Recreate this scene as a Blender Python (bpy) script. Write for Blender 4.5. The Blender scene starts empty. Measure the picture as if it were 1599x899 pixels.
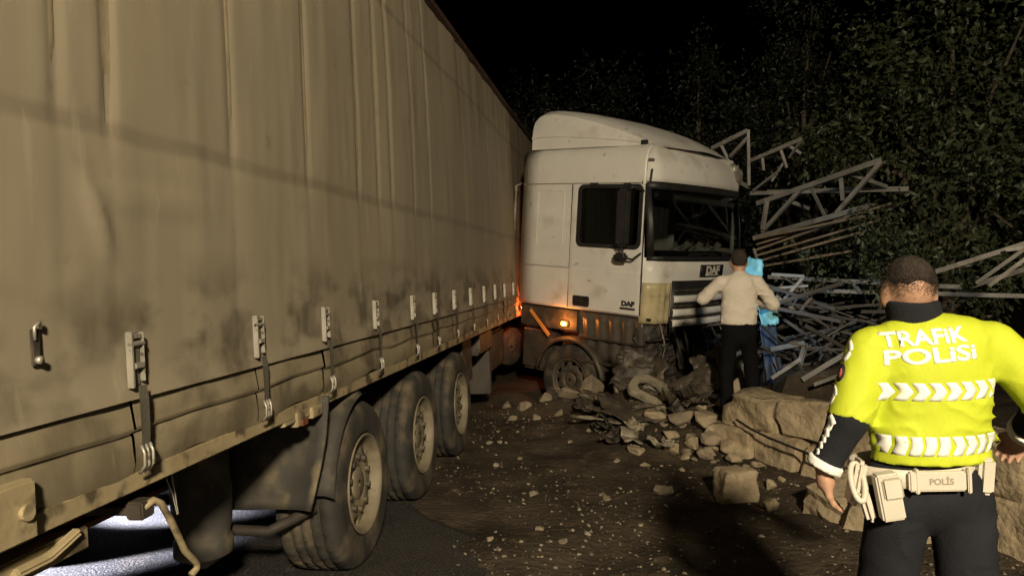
import bpy, bmesh, math, random
import numpy as np
from mathutils import Vector, Matrix, noise as mnoise
from mathutils.bvhtree import BVHTree
R = math.radians
random.seed(7); rng = np.random.default_rng(7)
S = bpy.context.scene; C = S.collection

# ------------------------------------------------------------------ camera, sky, light, exposure
cam = bpy.data.cameras.new('camera'); cam_ob = bpy.data.objects.new('camera', cam); C.objects.link(cam_ob)
cam.sensor_width = 36.0; cam.lens = 36.0*1185/1599; cam.clip_start = 0.05; cam.clip_end = 1500
cam_ob.location = (0, 0, 1.8); cam_ob.rotation_euler = (R(90-1.52), 0, 0); S.camera = cam_ob
W = bpy.data.worlds.new('World'); S.world = W; W.use_nodes = True
nt = W.node_tree; bg = nt.nodes['Background']; sky = nt.nodes.new('ShaderNodeTexSky')
sky.sky_type = 'NISHITA'; sky.sun_disc = False; sky.sun_elevation = R(-6); sky.sun_rotation = R(200)
nt.links.new(sky.outputs[0], bg.inputs[0]); bg.inputs[1].default_value = 0.05
sun = bpy.data.lights.new('moon', 'SUN'); sun.energy = 0.004; sun.angle = R(10); sun.color = (1, .93, .85)
sun_ob = bpy.data.objects.new('moon', sun); C.objects.link(sun_ob); sun_ob.location = (6, -20, 30); sun_ob.rotation_euler = (R(50), 0, R(15))
S.view_settings.view_transform = 'Standard'; S.view_settings.look = 'None'
S.view_settings.exposure = 0; S.view_settings.gamma = 1; S.view_settings.use_curve_mapping = False

# ------------------------------------------------------------------ helpers
def link(o, parent=None):
    C.objects.link(o)
    if parent is not None: o.parent = parent
    return o
def tag(o, label=None, cat=None, group=None, kind=None):
    if label: o['label'] = label
    if cat: o['category'] = cat
    if group: o['group'] = group
    if kind: o['kind'] = kind
    return o
def thing(name, label, cat, loc=(0, 0, 0), rot=(0, 0, 0), group=None):
    o = link(bpy.data.objects.new(name, None)); o.empty_display_size = .2
    o.location = loc; o.rotation_euler = rot
    return tag(o, label, cat, group)
class MB:
    def __init__(s): s.v = []; s.f = []
    def add(s, vs, fs):
        n = len(s.v); s.v += [tuple(map(float, q)) for q in vs]; s.f += [tuple(i+n for i in q) for q in fs]; return s
    def box(s, c, d, rot=None, taper=1.0):
        M = rot if rot is not None else Matrix.Identity(3)
        vs = []
        for z in (-1, 1):
            k = taper if z > 0 else 1
            for x, y in ((-1, -1), (1, -1), (1, 1), (-1, 1)):
                vs.append(Vector(c)+M @ Vector((x*d[0]/2*k, y*d[1]/2*k, z*d[2]/2)))
        return s.add(vs, [(3, 2, 1, 0), (4, 5, 6, 7), (0, 1, 5, 4), (1, 2, 6, 5), (2, 3, 7, 6), (3, 0, 4, 7)])
    def mm(s, x0, x1, y0, y1, z0, z1): return s.box(((x0+x1)/2, (y0+y1)/2, (z0+z1)/2), (x1-x0, y1-y0, z1-z0))
    def tube(s, pts, r, n=8, cap=True):
        pts = [Vector(p) for p in pts]; rs = r if isinstance(r, (list, tuple)) else [r]*len(pts)
        vs = []; fs = []; prev = None
        for i, p in enumerate(pts):
            t = (pts[min(i+1, len(pts)-1)]-pts[max(i-1, 0)]).normalized()
            if prev is None:
                a = Vector((0, 0, 1)) if abs(t.z) < .9 else Vector((1, 0, 0)); u = t.cross(a).normalized()
            else: u = (prev-t*prev.dot(t)).normalized()
            prev = u; w = t.cross(u)
            for k in range(n):
                a = 2*math.pi*k/n; vs.append(p+(u*math.cos(a)+w*math.sin(a))*rs[i])
        for i in range(len(pts)-1):
            for k in range(n):
                fs.append((i*n+k, i*n+(k+1) % n, (i+1)*n+(k+1) % n, (i+1)*n+k))
        if cap: fs.append(tuple(range(n-1, -1, -1))); fs.append(tuple(range((len(pts)-1)*n, len(pts)*n)))
        return s.add(vs, fs)
    def beam(s, a, b, w, h):
        a = Vector(a); b = Vector(b); t = b-a; q = t.to_track_quat('Z', 'Y').to_matrix()
        return s.box((a+b)/2, (w, h, t.length), q)
    def angle(s, a, b, w, th):
        a = Vector(a); b = Vector(b); t = b-a; q = t.to_track_quat('Z', 'Y').to_matrix()
        c = (a+b)/2
        s.box(c+q @ Vector((0, -w/2+th/2, 0)), (w, th, t.length), q)
        return s.box(c+q @ Vector((-w/2+th/2, th/2, 0)), (th, w-th, t.length), q)
    def lathe(s, prof, n=48, axis='x', closed=False):
        vs = []; fs = []; m = len(prof)
        for k in range(n):
            a = 2*math.pi*k/n; c, d = math.cos(a), math.sin(a)
            for (h, r) in prof:
                vs.append({'x': (h, r*c, r*d), 'y': (r*c, h, r*d), 'z': (r*c, r*d, h)}[axis])
        for k in range(n):
            k2 = (k+1) % n
            for i in range(m if closed else m-1):
                j = (i+1) % m; fs.append((k*m+i, k2*m+i, k2*m+j, k*m+j))
        return s.add(vs, fs)
    def grid(s, P):
        P = np.asarray(P); a, b = P.shape[:2]
        return s.add(P.reshape(-1, 3), [(i*b+j, i*b+j+1, (i+1)*b+j+1, (i+1)*b+j) for i in range(a-1) for j in range(b-1)])
    def build(s, name, m, parent=None, smooth=False, bevel=0, loc=None, rot=None, fix=True):
        me = bpy.data.meshes.new(name); me.from_pydata(s.v, [], s.f)
        if fix or bevel:
            bm = bmesh.new(); bm.from_mesh(me)
            if fix: bmesh.ops.recalc_face_normals(bm, faces=bm.faces)
            if bevel: bmesh.ops.bevel(bm, geom=bm.edges[:], offset=bevel, segments=2, affect='EDGES', clamp_overlap=True)
            bm.to_mesh(me); bm.free()
        if smooth: me.polygons.foreach_set('use_smooth', [True]*len(me.polygons))
        me.materials.append(m); o = link(bpy.data.objects.new(name, me), parent)
        if loc is not None: o.location = loc
        if rot is not None: o.rotation_euler = rot
        return o
def copy_tree(o, parent=None, loc=None):
    c = o.copy(); C.objects.link(c); c.parent = parent
    if loc is not None: c.location = loc
    for ch in list(o.children): copy_tree(ch, c)
    return c
def mesh_obj(name, V, F, m, parent=None, smooth=True):
    me = bpy.data.meshes.new(name); me.from_pydata([tuple(v) for v in V], [], [tuple(f) for f in F])
    if smooth: me.polygons.foreach_set('use_smooth', [True]*len(me.polygons))
    me.materials.append(m); return link(bpy.data.objects.new(name, me), parent)
def vnoise(x, y, seed=0):
    def h(i, j):
        n = (i*374761393+j*668265263+seed*974634777) & 0xffffffff
        n = ((n ^ (n >> 13))*1274126177) & 0xffffffff
        return ((n ^ (n >> 16)) & 0xffff)/65535.0
    xi = np.floor(x).astype(np.int64); yi = np.floor(y).astype(np.int64); fx = x-xi; fy = y-yi
    fx = fx*fx*(3-2*fx); fy = fy*fy*(3-2*fy)
    a = h(xi, yi)*(1-fx)+h(xi+1, yi)*fx; b = h(xi, yi+1)*(1-fx)+h(xi+1, yi+1)*fx
    return a*(1-fy)+b*fy-.5
def fbm(x, y, sc, oct=4, seed=0):
    r = 0; a = 1
    for k in range(oct): r = r+a*vnoise(x*sc, y*sc, seed+k*17); a *= .5; sc *= 2.03
    return r

# ------------------------------------------------------------------ materials
M = {}
def mat(name, col, rough=.7, metal=0., var=.25, scale=6., bump=.2, bscale=40., dirt=None, spec=.5, stretch=(1, 1, 1), dist=.01):
    m = bpy.data.materials.new(name); m.use_nodes = True; n = m.node_tree.nodes; l = m.node_tree.links; b = n['Principled BSDF']
    tc = n.new('ShaderNodeTexCoord'); mp = n.new('ShaderNodeMapping'); mp.inputs['Scale'].default_value = stretch
    l.new(tc.outputs['Object'], mp.inputs[0])
    def nz(sc, det=5): q = n.new('ShaderNodeTexNoise'); q.inputs['Scale'].default_value = sc; q.inputs['Detail'].default_value = det; l.new(mp.outputs[0], q.inputs['Vector']); return q.outputs[0]
    def ramp(src, p0, c0, p1, c1):
        q = n.new('ShaderNodeValToRGB'); e = q.color_ramp.elements; e[0].position = p0; e[1].position = p1
        e[0].color = (*c0, 1); e[1].color = (*c1, 1); l.new(src, q.inputs[0]); return q.outputs[0]
    c = ramp(nz(scale), .3, [x*(1-var) for x in col], .7, [min(1, x*(1+var)) for x in col])
    for d in (dirt or []):      # (colour, amount position, softness, noise scale)
        mx = n.new('ShaderNodeMixRGB'); f = ramp(nz(d[3], 8), d[1], (0, 0, 0), d[1]+d[2], (1, 1, 1))
        l.new(f, mx.inputs[0]); l.new(c, mx.inputs[1]); mx.inputs[2].default_value = (*d[0], 1); c = mx.outputs[0]
    l.new(c, b.inputs['Base Color']); b.inputs['Roughness'].default_value = rough; b.inputs['Metallic'].default_value = metal
    b.inputs['Specular IOR Level'].default_value = spec
    if bump:
        bp = n.new('ShaderNodeBump'); bp.inputs['Strength'].default_value = bump; bp.inputs['Distance'].default_value = dist
        l.new(nz(bscale, 6), bp.inputs['Height']); l.new(bp.outputs[0], b.inputs['Normal'])
    M[name] = m; return m
MUD = (.16, .125, .08); GR = (.035, .03, .024)
mat('white_paint', (.70, .69, .66), .42, var=.06, bump=.03, bscale=6, scale=2, dirt=[((.42, .37, .28), .56, .3, 2.2), ((.3, .25, .18), .66, .12, 9)])
mat('bumper_black', (.028, .025, .022), .6, var=.4, bump=.5, bscale=20, dirt=[((.10, .078, .05), .56, .1, 8)])
mat('black_plastic', (.018, .018, .019), .5, var=.3, bump=.1, bscale=90, dirt=[((.05, .042, .03), .58, .25, 7)])
mat('rubber', (.035, .033, .03), .85, var=.3, bump=.35, bscale=60, dirt=[((.15, .12, .08), .47, .25, 5)])
mat('rim', (.22, .19, .135), .65, metal=.2, var=.25, bump=.3, bscale=30, dirt=[((.20, .16, .1), .5, .2, 9), ((.05, .04, .03), .62, .1, 16)])
mat('rim_dark', (.11, .095, .075), .6, metal=.3, var=.25, bump=.3, bscale=30, dirt=[((.15, .12, .08), .5, .2, 9)])
mat('dark_steel', (.05, .042, .035), .7, metal=.2, var=.4, bump=.3, bscale=30, dirt=[((.13, .1, .065), .52, .2, 6)])
mat('frame_paint', (.34, .28, .17), .6, var=.2, bump=.25, bscale=25, dirt=[((.09, .07, .045), .52, .1, 7)])
mat('red_frame', (.19, .05, .028), .65, var=.3, bump=.25, bscale=25, dirt=[((.09, .07, .05), .48, .2, 5)])
mat('galvanised', (.42, .40, .35), .45, metal=.55, var=.2, bump=.15, bscale=60, dirt=[((.12, .1, .07), .6, .1, 30)])
mat('strap', (.1, .09, .07), .85, var=.3, bump=.3, bscale=120)
mat('flap_rubber', (.05, .047, .042), .75, var=.2, bump=.15, bscale=20, dirt=[((.20, .165, .1), .53, .09, 2.6), ((.10, .085, .06), .5, .2, 7)])
mat('rail', (.06, .032, .024), .6, var=.3, bump=.2, bscale=30)
mat('seam', (.215, .178, .115), .75, var=.25, bump=.2, bscale=60)
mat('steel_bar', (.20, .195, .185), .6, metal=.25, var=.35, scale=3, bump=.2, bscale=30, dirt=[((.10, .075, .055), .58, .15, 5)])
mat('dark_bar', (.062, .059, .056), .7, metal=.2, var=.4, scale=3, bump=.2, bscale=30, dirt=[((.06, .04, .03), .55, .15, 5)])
mat('plank', (.15, .118, .082), .8, var=.35, scale=4, bump=.4, bscale=14, stretch=(1, 1, 1))
mat('stone', (.37, .3, .2), .9, var=.3, scale=2.2, bump=.8, bscale=11, dist=.05, dirt=[((.2, .155, .1), .5, .2, 3), ((.46, .39, .28), .62, .1, 6)])
mat('rock', (.28, .23, .165), .92, var=.35, scale=5, bump=.6, bscale=14, dist=.02, dirt=[((.15, .115, .075), .5, .25, 4)])
mat('chip', (.3, .26, .19), .9, var=.45, scale=3, bump=.3, bscale=20)
mat('soil', (.058, .0465, .034), .96, var=.5, scale=1.7, bump=.9, bscale=22, dist=.03, spec=.15, dirt=[((.12, .092, .06), .55, .2, 5), ((.045, .034, .024), .58, .15, 2)])
mat('asphalt', (.026, .024, .022), .75, var=.3, scale=2, bump=1., bscale=70, dist=.012, spec=.4, dirt=[((.06, .047, .032), .6, .2, 2.2), ((.12, .115, .11), .56, .08, 75)])
mat('bark', (.09, .07, .05), .95, var=.4, bump=.7, bscale=18)
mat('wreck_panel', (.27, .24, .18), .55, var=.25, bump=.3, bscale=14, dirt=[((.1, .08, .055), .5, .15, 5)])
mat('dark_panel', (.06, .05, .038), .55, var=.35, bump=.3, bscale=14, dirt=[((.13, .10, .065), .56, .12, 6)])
mat('amber_lit_plastic', (.75, .32, .08), .4, var=.1, bump=.05)  # reflector strip: the amber lamp's light on it is put into the colour
mat('blue_sheet', (.17, .48, .60), .45, var=.2, bump=.2, bscale=12)
mat('paper', (.55, .53, .48), .8, var=.1, bump=.1)
mat('skin', (.46, .27, .185), .55, var=.12, scale=14, bump=.1, bscale=120)
mat('polis_print', (.30, .26, .2), .7, var=.1, bump=0)
mat('shaded_blue_panel', (.03, .05, .10), .5, var=.3, bump=.3, bscale=12)  # darker blue paints in the dim light low on the blue sheet
mat('hair', (.03, .021, .016), .75, var=.4, scale=60, bump=.8, bscale=220)
mat('hivis', (.52, .61, .028), .75, var=.04, scale=5, bump=.25, bscale=14, dist=.02, stretch=(1.3, 1, .8))
mat('reflective', (.93, .93, .9), .5, var=.02, bump=.05, bscale=200)
mat('navy_cloth', (.016, .017, .022), .9, var=.25, bump=.3, bscale=120, spec=.2)
mat('black_cloth', (.005, .005, .006), .9, var=.25, bump=.3, bscale=120, spec=.1)
mat('shirt', (.60, .55, .48), .85, var=.05, scale=5, bump=.25, bscale=14, dist=.02)
mat('belt_white', (.60, .56, .48), .5, var=.08, bump=.1, bscale=60)
mat('badge', (.03, .02, .025), .6, var=.1, bump=.1)
mat('badge_red', (.5, .12, .1), .6, var=.1, bump=.1)
mat('seat_cloth', (.06, .055, .055), .9, var=.3, bump=.2)
mat('teal_curtain', (.09, .2, .17), .9, var=.2, bump=.2)
mat('step_panel', (.10, .09, .08), .38, metal=.3, var=.2, bump=.15, bscale=20, dirt=[((.13, .105, .07), .5, .25, 3.5)])
mat('yellow_plastic', (.5, .43, .26), .3, var=.15, bump=.15, bscale=8, dirt=[((.2, .16, .1), .58, .2, 5)])
def emis(name, col, k):
    m = bpy.data.materials.new(name); m.use_nodes = True; b = m.node_tree.nodes['Principled BSDF']
    b.inputs['Base Color'].default_value = (*col, 1); b.inputs['Emission Color'].default_value = (*col, 1); b.inputs['Emission Strength'].default_value = k
    M[name] = m
emis('amber_glow', (1, .36, .05), 24); emis('flood_glow', (1, .8, .5), 30); emis('cold_glow', (.55, .8, 1), 12)
def glassmat(name, tint, refl=.06):
    m = bpy.data.materials.new(name); m.use_nodes = True; n = m.node_tree.nodes; l = m.node_tree.links; n.remove(n['Principled BSDF'])
    t = n.new('ShaderNodeBsdfTransparent'); t.inputs[0].default_value = (*tint, 1); g = n.new('ShaderNodeBsdfGlossy'); g.inputs['Roughness'].default_value = .06; g.inputs[0].default_value = (.8, .8, .8, 1)
    lw = n.new('ShaderNodeLayerWeight'); lw.inputs[0].default_value = .5; pw = n.new('ShaderNodeMath'); pw.operation = 'POWER'; pw.inputs[1].default_value = 5; l.new(lw.outputs['Facing'], pw.inputs[0])
    fr = n.new('ShaderNodeMath'); fr.operation = 'MULTIPLY_ADD'; fr.inputs[1].default_value = .9; fr.inputs[2].default_value = .05; l.new(pw.outputs[0], fr.inputs[0]); mx = n.new('ShaderNodeMixShader')
    l.new(fr.outputs[0], mx.inputs[0]); l.new(t.outputs[0], mx.inputs[1]); l.new(g.outputs[0], mx.inputs[2]); l.new(mx.outputs[0], n['Material Output'].inputs[0]); M[name] = m
glassmat('glass', (.36, .38, .37))
# curtain tarpaulin: beige cloth with grime low down, in trailer coordinates
def tarp(name, base, smear):
    m = mat(name, base, .62, var=.07, scale=1.3, bump=.12, bscale=5, dist=.02, spec=.35)
    n = m.node_tree.nodes; l = m.node_tree.links; b = n['Principled BSDF']; src = b.inputs['Base Color'].links[0].from_socket
    tc = n.new('ShaderNodeTexCoord'); sx = n.new('ShaderNodeSeparateXYZ'); l.new(tc.outputs['Object'], sx.inputs[0])
    def ramp(s, pts):
        q = n.new('ShaderNodeValToRGB'); e = q.color_ramp.elements
        while len(e) < len(pts): e.new(.5)
        for k, (p, v) in enumerate(pts): e[k].position = p; e[k].color = (v, v, v, 1)
        l.new(s, q.inputs[0]); return q.outputs[0]
    def math_(op, a, bb):
        q = n.new('ShaderNodeMath'); q.operation = op
        for k, x in enumerate((a, bb)):
            if isinstance(x, (int, float)): q.inputs[k].default_value = x
            else: l.new(x, q.inputs[k])
        return q.outputs[0]
    def noise(sc, st, det=4):
        mp = n.new('ShaderNodeMapping'); mp.inputs['Scale'].default_value = st; l.new(tc.outputs['Object'], mp.inputs[0])
        q = n.new('ShaderNodeTexNoise'); q.inputs['Scale'].default_value = sc; q.inputs['Detail'].default_value = det; l.new(mp.outputs[0], q.inputs['Vector']); return q.outputs[0]
    zz = math_('MULTIPLY', sx.outputs[2], .2)
    h = ramp(zz, [(.22, .75), (.28, .9), (.325, .9), (.375, 0)])
    d1 = math_('MULTIPLY', ramp(noise(2.3, (1, 1, 1.7), 6), [(.46, 0), (.57, 1)]), ramp(noise(14, (1, 1, .5), 5), [(.35, .55), (.6, 1)]))
    d = math_('MULTIPLY', math_('MULTIPLY', h, d1), smear)
    far = ramp(math_('MULTIPLY', sx.outputs[1], .1), [(.15, .5), (.24, .9), (.5, 1)])
    d = math_('MULTIPLY', d, far)
    st = ramp(noise(2.2, (1, 3.2, .12), 4), [(.45, 0), (.75, .28)])
    mx = n.new('ShaderNodeMixRGB'); l.new(st, mx.inputs[0]); l.new(src, mx.inputs[1]); mx.inputs[2].default_value = (base[0]*.6, base[1]*.58, base[2]*.55, 1)
    mx2 = n.new('ShaderNodeMixRGB'); l.new(d, mx2.inputs[0]); l.new(mx.outputs[0], mx2.inputs[1]); mx2.inputs[2].default_value = (.045, .035, .023, 1)
    wob = math_('ADD', sx.outputs[2], math_('MULTIPLY', noise(2.0, (1, 1, .2), 3), .04))
    def band(z0, hw, k_): return ramp(math_('MULTIPLY', math_('ABSOLUTE', math_('SUBTRACT', wob, z0+.02), 0), 5.), [(hw*2.5, k_), (hw*6.5, 0)])
    bd = math_('MAXIMUM', band(2.235, .030, .55), band(3.62, .024, .6))
    bd = math_('MULTIPLY', bd, ramp(noise(3.5, (1, 1, 1), 5), [(.3, .55), (.65, 1)]))
    mxb = n.new('ShaderNodeMixRGB'); l.new(bd, mxb.inputs[0]); l.new(mx2.outputs[0], mxb.inputs[1]); mxb.inputs[2].default_value = (base[0]*.52, base[1]*.50, base[2]*.5, 1); mx2 = mxb
    scr = ramp(noise(5, (1, 2.5, .35), 8), [(.63, 0), (.68, .35)])
    mxs = n.new('ShaderNodeMixRGB'); l.new(scr, mxs.inputs[0]); l.new(mx2.outputs[0], mxs.inputs[1]); mxs.inputs[2].default_value = (min(1, base[0]*1.3), min(1, base[1]*1.3), min(1, base[2]*1.3), 1); mx2 = mxs
    spk = ramp(noise(9, (1, 1, 1), 6), [(.66, 0), (.74, .35)])
    mx3 = n.new('ShaderNodeMixRGB'); l.new(spk, mx3.inputs[0]); l.new(mx2.outputs[0], mx3.inputs[1]); mx3.inputs[2].default_value = (.13, .1, .065, 1)
    l.new(mx3.outputs[0], b.inputs['Base Color'])
tarp('tarp', (.285, .248, .182), .8)
tarp('skirt', (.26, .222, .15), .8)
# ------------------------------------------------------------------ assumed off-frame lamps, added as sources for the light
def assumed_flood_mast(loc, aim, h, watts, col, size, name, label, spread):
    t = thing(name, label, 'floodlight', loc)
    b = MB(); b.tube([(0, 0, 0), (0, 0, h)], [.06, .04], 10); b.mm(-.18, .18, -.18, .18, 0, .03); b.build('mast', M['dark_steel'], t)
    d = (Vector(aim)-Vector(loc)-Vector((0, 0, h))).normalized(); q = d.to_track_quat('-Z', 'Y').to_matrix()
    hd = MB(); hd.box(Vector((0, 0, h))-d*.02, (size*1.3, size*.9, .12), q); hd.build('lamp_housing', M['black_plastic'], t)
    gl = MB(); gl.box(Vector((0, 0, h))+d*.05, (size*1.1, size*.7, .01), q); gl.build('lamp_glass', M['flood_glow'] if col[2] < .7 else M['cold_glow'], t)
    L = bpy.data.lights.new('lamp_light', 'SPOT'); L.energy = watts; L.color = col; L.shadow_soft_size = size*.5; L.spot_size = R(spread); L.spot_blend = .5
    o = link(bpy.data.objects.new('lamp_light', L), t); o.location = Vector((0, 0, h))+d*(.08+size*.5); o.rotation_euler = d.to_track_quat('-Z', 'Y').to_euler()
    return t
assumed_flood_mast((1.2, -6.2, 0), (1.2, 8, 1.6), 5.5, 6300, (1, .83, .57), .7, 'assumed_floodlight_mast', 'assumed warm floodlight on a steel mast, out of view behind the camera, added to light the wreck', 120)  # unseen lamp, assumed as the source of the main warm light
assumed_flood_mast((-4.35, 3.7, -.14), (-2.85, 4.75, -.1), 1.0, 5200, (.80, .82, 1), .16, 'assumed_low_floodlight', 'assumed low cold floodlight hidden on the road beyond the trailer, added to light the road under it', 27)  # hidden lamp added to light the road patch under the trailer
assumed_flood_mast((-4.4, 5.62, -.14), (-2.62, 5.72, -.1), .95, 4000, (.80, .82, 1), .16, 'assumed_low_floodlight', 'second assumed low floodlight hidden on the road beyond the trailer, added to shine between its wheels', 19)  # also added out of view, for the lit patch between the wheels

# ------------------------------------------------------------------ ground and road
TH = R(8.45); TD = 1.54; TILT = R(-2.5)
T_LOC = (-TD*math.cos(TH), TD*math.sin(TH), 0.0); T_ROT = (0, TILT, -TH)
def gz(x, y, fine=True):
    x = np.asarray(x, float); y = np.asarray(y, float)
    s = x*math.cos(TH)-y*math.sin(TH)+TD
    z = np.clip(s, -8, 0)*math.tan(-TILT)
    z = z-.30*np.exp(-(((x-1.0)/1.1)**2+((y-10.6)/1.0)**2))
    z = z+.28*np.exp(-(((x-2.5)/1.0)**2+((y-8.5)/.9)**2))
    z = z+.10*np.exp(-(((x-1.5)/1.2)**2+((y-8.3)/.8)**2))
    off = np.clip((s-.25)/.5, 0, 1)
    z = z+.24*np.exp(-(((x-.05)/.5)**2+((y-10.2)/.35)**2))+.26*np.exp(-(((x-.8)/.75)**2+((y-9.45)/.28)**2))+.22*np.exp(-(((x-1.45)/.55)**2+((y-8.95)/.5)**2))
    if fine: z = z+off*(.06*fbm(x, y, .8, 3, 3)+.05*fbm(x, y, 3, 5, 9)*(1+1.6*np.exp(-(((x-1.5)/1.1)**2+((y-8.2)/1.)**2))))
    return z
def gz1(x, y): return float(gz(np.array([x]), np.array([y]))[0])
E0 = np.array([-.61, 5.54]); ED = np.array([-.444, .896]); EN = np.array([-.896, -.444])   # road edge and the way into the road
def lines(lo, hi, step, far):
    a = list(np.arange(lo, hi+1e-6, step)); k = step
    l = [lo]; r = [hi]
    while l[-1] > -far: k *= 1.35; l.append(l[-1]-k)
    k = step
    while r[-1] < far: k *= 1.35; r.append(r[-1]+k)
    return np.array(l[:0:-1]+a+r[1:])
xs = lines(-4, 8, .055, 400); ys = lines(2.5, 13, .055, 400)
X, Y = np.meshgrid(xs, ys, indexing='ij'); Z = gz(X, Y)
u = (X-E0[0])*EN[0]+(Y-E0[1])*EN[1]
Z = np.where((u > .12) & (u < 8.8), Z-.06, Z)
g = MB(); g.grid(np.stack([X, Y, Z], -1)); tag(g.build('ground', M['soil'], smooth=True, fix=False), kind='structure')
uu = np.concatenate([np.array([-.02, .0, .05]), np.arange(.12, 3, .12), np.arange(3, 9.01, .5)]); vv = np.concatenate([np.arange(-60, -4, 2.), np.arange(-4, 8, .09), np.arange(8, 90, 2.)])
U, V = np.meshgrid(uu, vv, indexing='ij')
jag = .16*fbm(V, V*0, 1.3, 5, 21)*np.clip(1-U/.6, 0, 1)
U2 = U+jag
X = E0[0]+EN[0]*U2+ED[0]*V; Y = E0[1]+EN[1]*U2+ED[1]*V
Z = gz(X, Y, False)+.012+.006*fbm(X, Y, 2, 3, 5); Z[0] -= .08
g = MB(); g.grid(np.stack([X, Y, Z], -1)); tag(g.build('road', M['asphalt'], smooth=True, fix=False), kind='structure')

# ------------------------------------------------------------------ curtain-side trailer (x outward, y forward, z up)
TR = thing('curtain_trailer', 'long curtain-sided semi-trailer with dirty beige tarpaulin and three axles', 'trailer', T_LOC, T_ROT)
Y0, Y1 = 1.5, 14.2
SEAMS = [1.97, 2.19, 2.95, 3.72, 4.49, 4.86, 5.13, 5.69, 6.18, 6.85, 7.55, 8.3, 9.05, 9.8, 10.6, 11.4, 12.2, 13.0]
BUCK = [2.24, 3.07, 3.80, 4.62, 5.47, 6.12, 6.85, 7.6, 8.35, 9.1, 9.85, 10.6, 11.35]
def cx(y, z):
    y = np.asarray(y, float); z = np.asarray(z, float)
    f = np.clip((z-1.38)/(4.08-1.38), 0, 1)
    b = .018*np.sin(np.pi*f)*(1+.5*np.sin(y*.9+.6))
    b = b+.020*fbm(y*.9, z*.45, 1.0, 3, 31)+.010*fbm(y*2.2, z*.5, 1.6, 3, 37)
    gr = np.zeros_like(b)
    for k in SEAMS: gr = gr+np.exp(-((y-k)/.028)**2)*(.010 if k != 2.19 else .016)
    b = b-gr*np.clip((z-2.15)/.15, .15, 1)
    b = b-.004*np.exp(-((z-2.235)/.05)**2)-.004*np.exp(-((z-3.62)/.04)**2)
    cr = np.exp(-(((y-2.12)+(z-1.95)*.5)/.035)**2-((z-1.95)/.10)**2)*.016+np.exp(-((z-2.02-(y-2.2)*.02)/.016)**2)*np.exp(-((y-2.4)/.33)**4)*.010
    b = b+cr*1.2
    hem = .016*np.exp(-((z-1.375)/.05)**2)
    return .024+hem+b*np.minimum(1, np.clip((z-1.36)/.25, 0.25, 1))
ya = np.concatenate([np.arange(Y0, 6.4, .022), np.arange(6.4, Y1+.01, .06)]); za = np.linspace(1.375, 4.10, 64)
Yg, Zg = np.meshgrid(ya, za, indexing='ij')
b = MB(); b.grid(np.stack([cx(Yg, Zg), Yg, Zg], -1)); CUR = b.build('curtain', M['tarp'], TR, smooth=True, fix=False)
def strip(ps, w, axis, name):       # thin welded strip that follows the curtain
    b = MB(); P = []
    for (y, z) in ps:
        if axis == 'v': P.append([(float(cx(y+k*w/2, z))+(.0005+(.004 if k == 0 else 0) if z > 2.4 else .004*(z-2.3)*10*.1-.001), y+k*w/2*min(1, .25+(z-2.2)*3), z) for k in (-1, 0, 1)])
        else: P.append([(float(cx(y, z+k*w/2))+.0055+(.003 if k == 0 else 0), y, z+k*w/2) for k in (-1, 0, 1)])
    b.grid(P); b.build(name, M['seam'], CUR, smooth=True, fix=False)
for i, k in enumerate(SEAMS):
    w = .024 if k != 2.19 else .042
    if k in (4.86, 5.13, 6.18): w = .016
    strip([(k+.006*math.sin(z*2+i), z) for z in np.arange(2.26, 4.09, .06)], w, 'v', 'seam_strip')
b = MB(); b.mm(-.03, .05, Y0, Y1, 4.085, 4.165); b.build('top_rail', M['rail'], TR, bevel=.012)
b = MB(); b.mm(-2.5, -.032, Y0+.02, Y1-.02, 4.10, 4.14); b.build('roof', M['tarp'], TR)
b = MB(); b.mm(-2.53, -2.51, Y0, Y1, 1.14, 4.12); b.build('far_curtain', M['tarp'], TR)
b = MB(); b.mm(-2.5, -.01, Y1-.06, Y1-.02, 1.16, 4.09); b.build('front_wall', M['tarp'], TR)
for x0, x1 in ((-2.49, -1.265), (-1.255, -.03)):
    b = MB(); b.mm(x0, x1, Y0+.01, Y0+.05, 1.16, 4.08); b.build('rear_door', M['white_paint'], TR)
b = MB(); b.mm(-2.5, -.06, Y0+.06, Y1-.07, 1.06, 1.14); b.build('deck', M['dark_steel'], TR)
# skirt panels below the buckles
ed = [Y0]+BUCK+[12.1, 13.1, Y1]
for i in range(len(ed)-1):
    a, c = ed[i]+.004, ed[i+1]-.004
    yy = np.linspace(a, c, 20); q = np.array([0, .1, .25, .42, .46, .5, .54, .7, .85, 1.])
    Yg, Qg = np.meshgrid(yy, q, indexing='ij')
    bot = 1.135+.012*np.sin(Yg*5.1+i)+.02*fbm(Yg, Yg*0, 3, 3, 44)-.02*(Yg > 1e9)
    Zg = 1.402+(bot-1.402)*Qg
    prof = np.interp(Qg, [0, .1, .25, .46, .5, .54, .85, 1], [.010, .016, .022, .030, .012, .018, .022, .012])
    Xg = prof+.012*fbm(Yg*1.0, Zg*2, 3, 3, 50+i)+.004*(i % 2)
    b = MB(); b.grid(np.stack([Xg, Yg, Zg], -1)); b.build('skirt_panel', M['skirt'], TR, smooth=True, fix=False)
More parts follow.
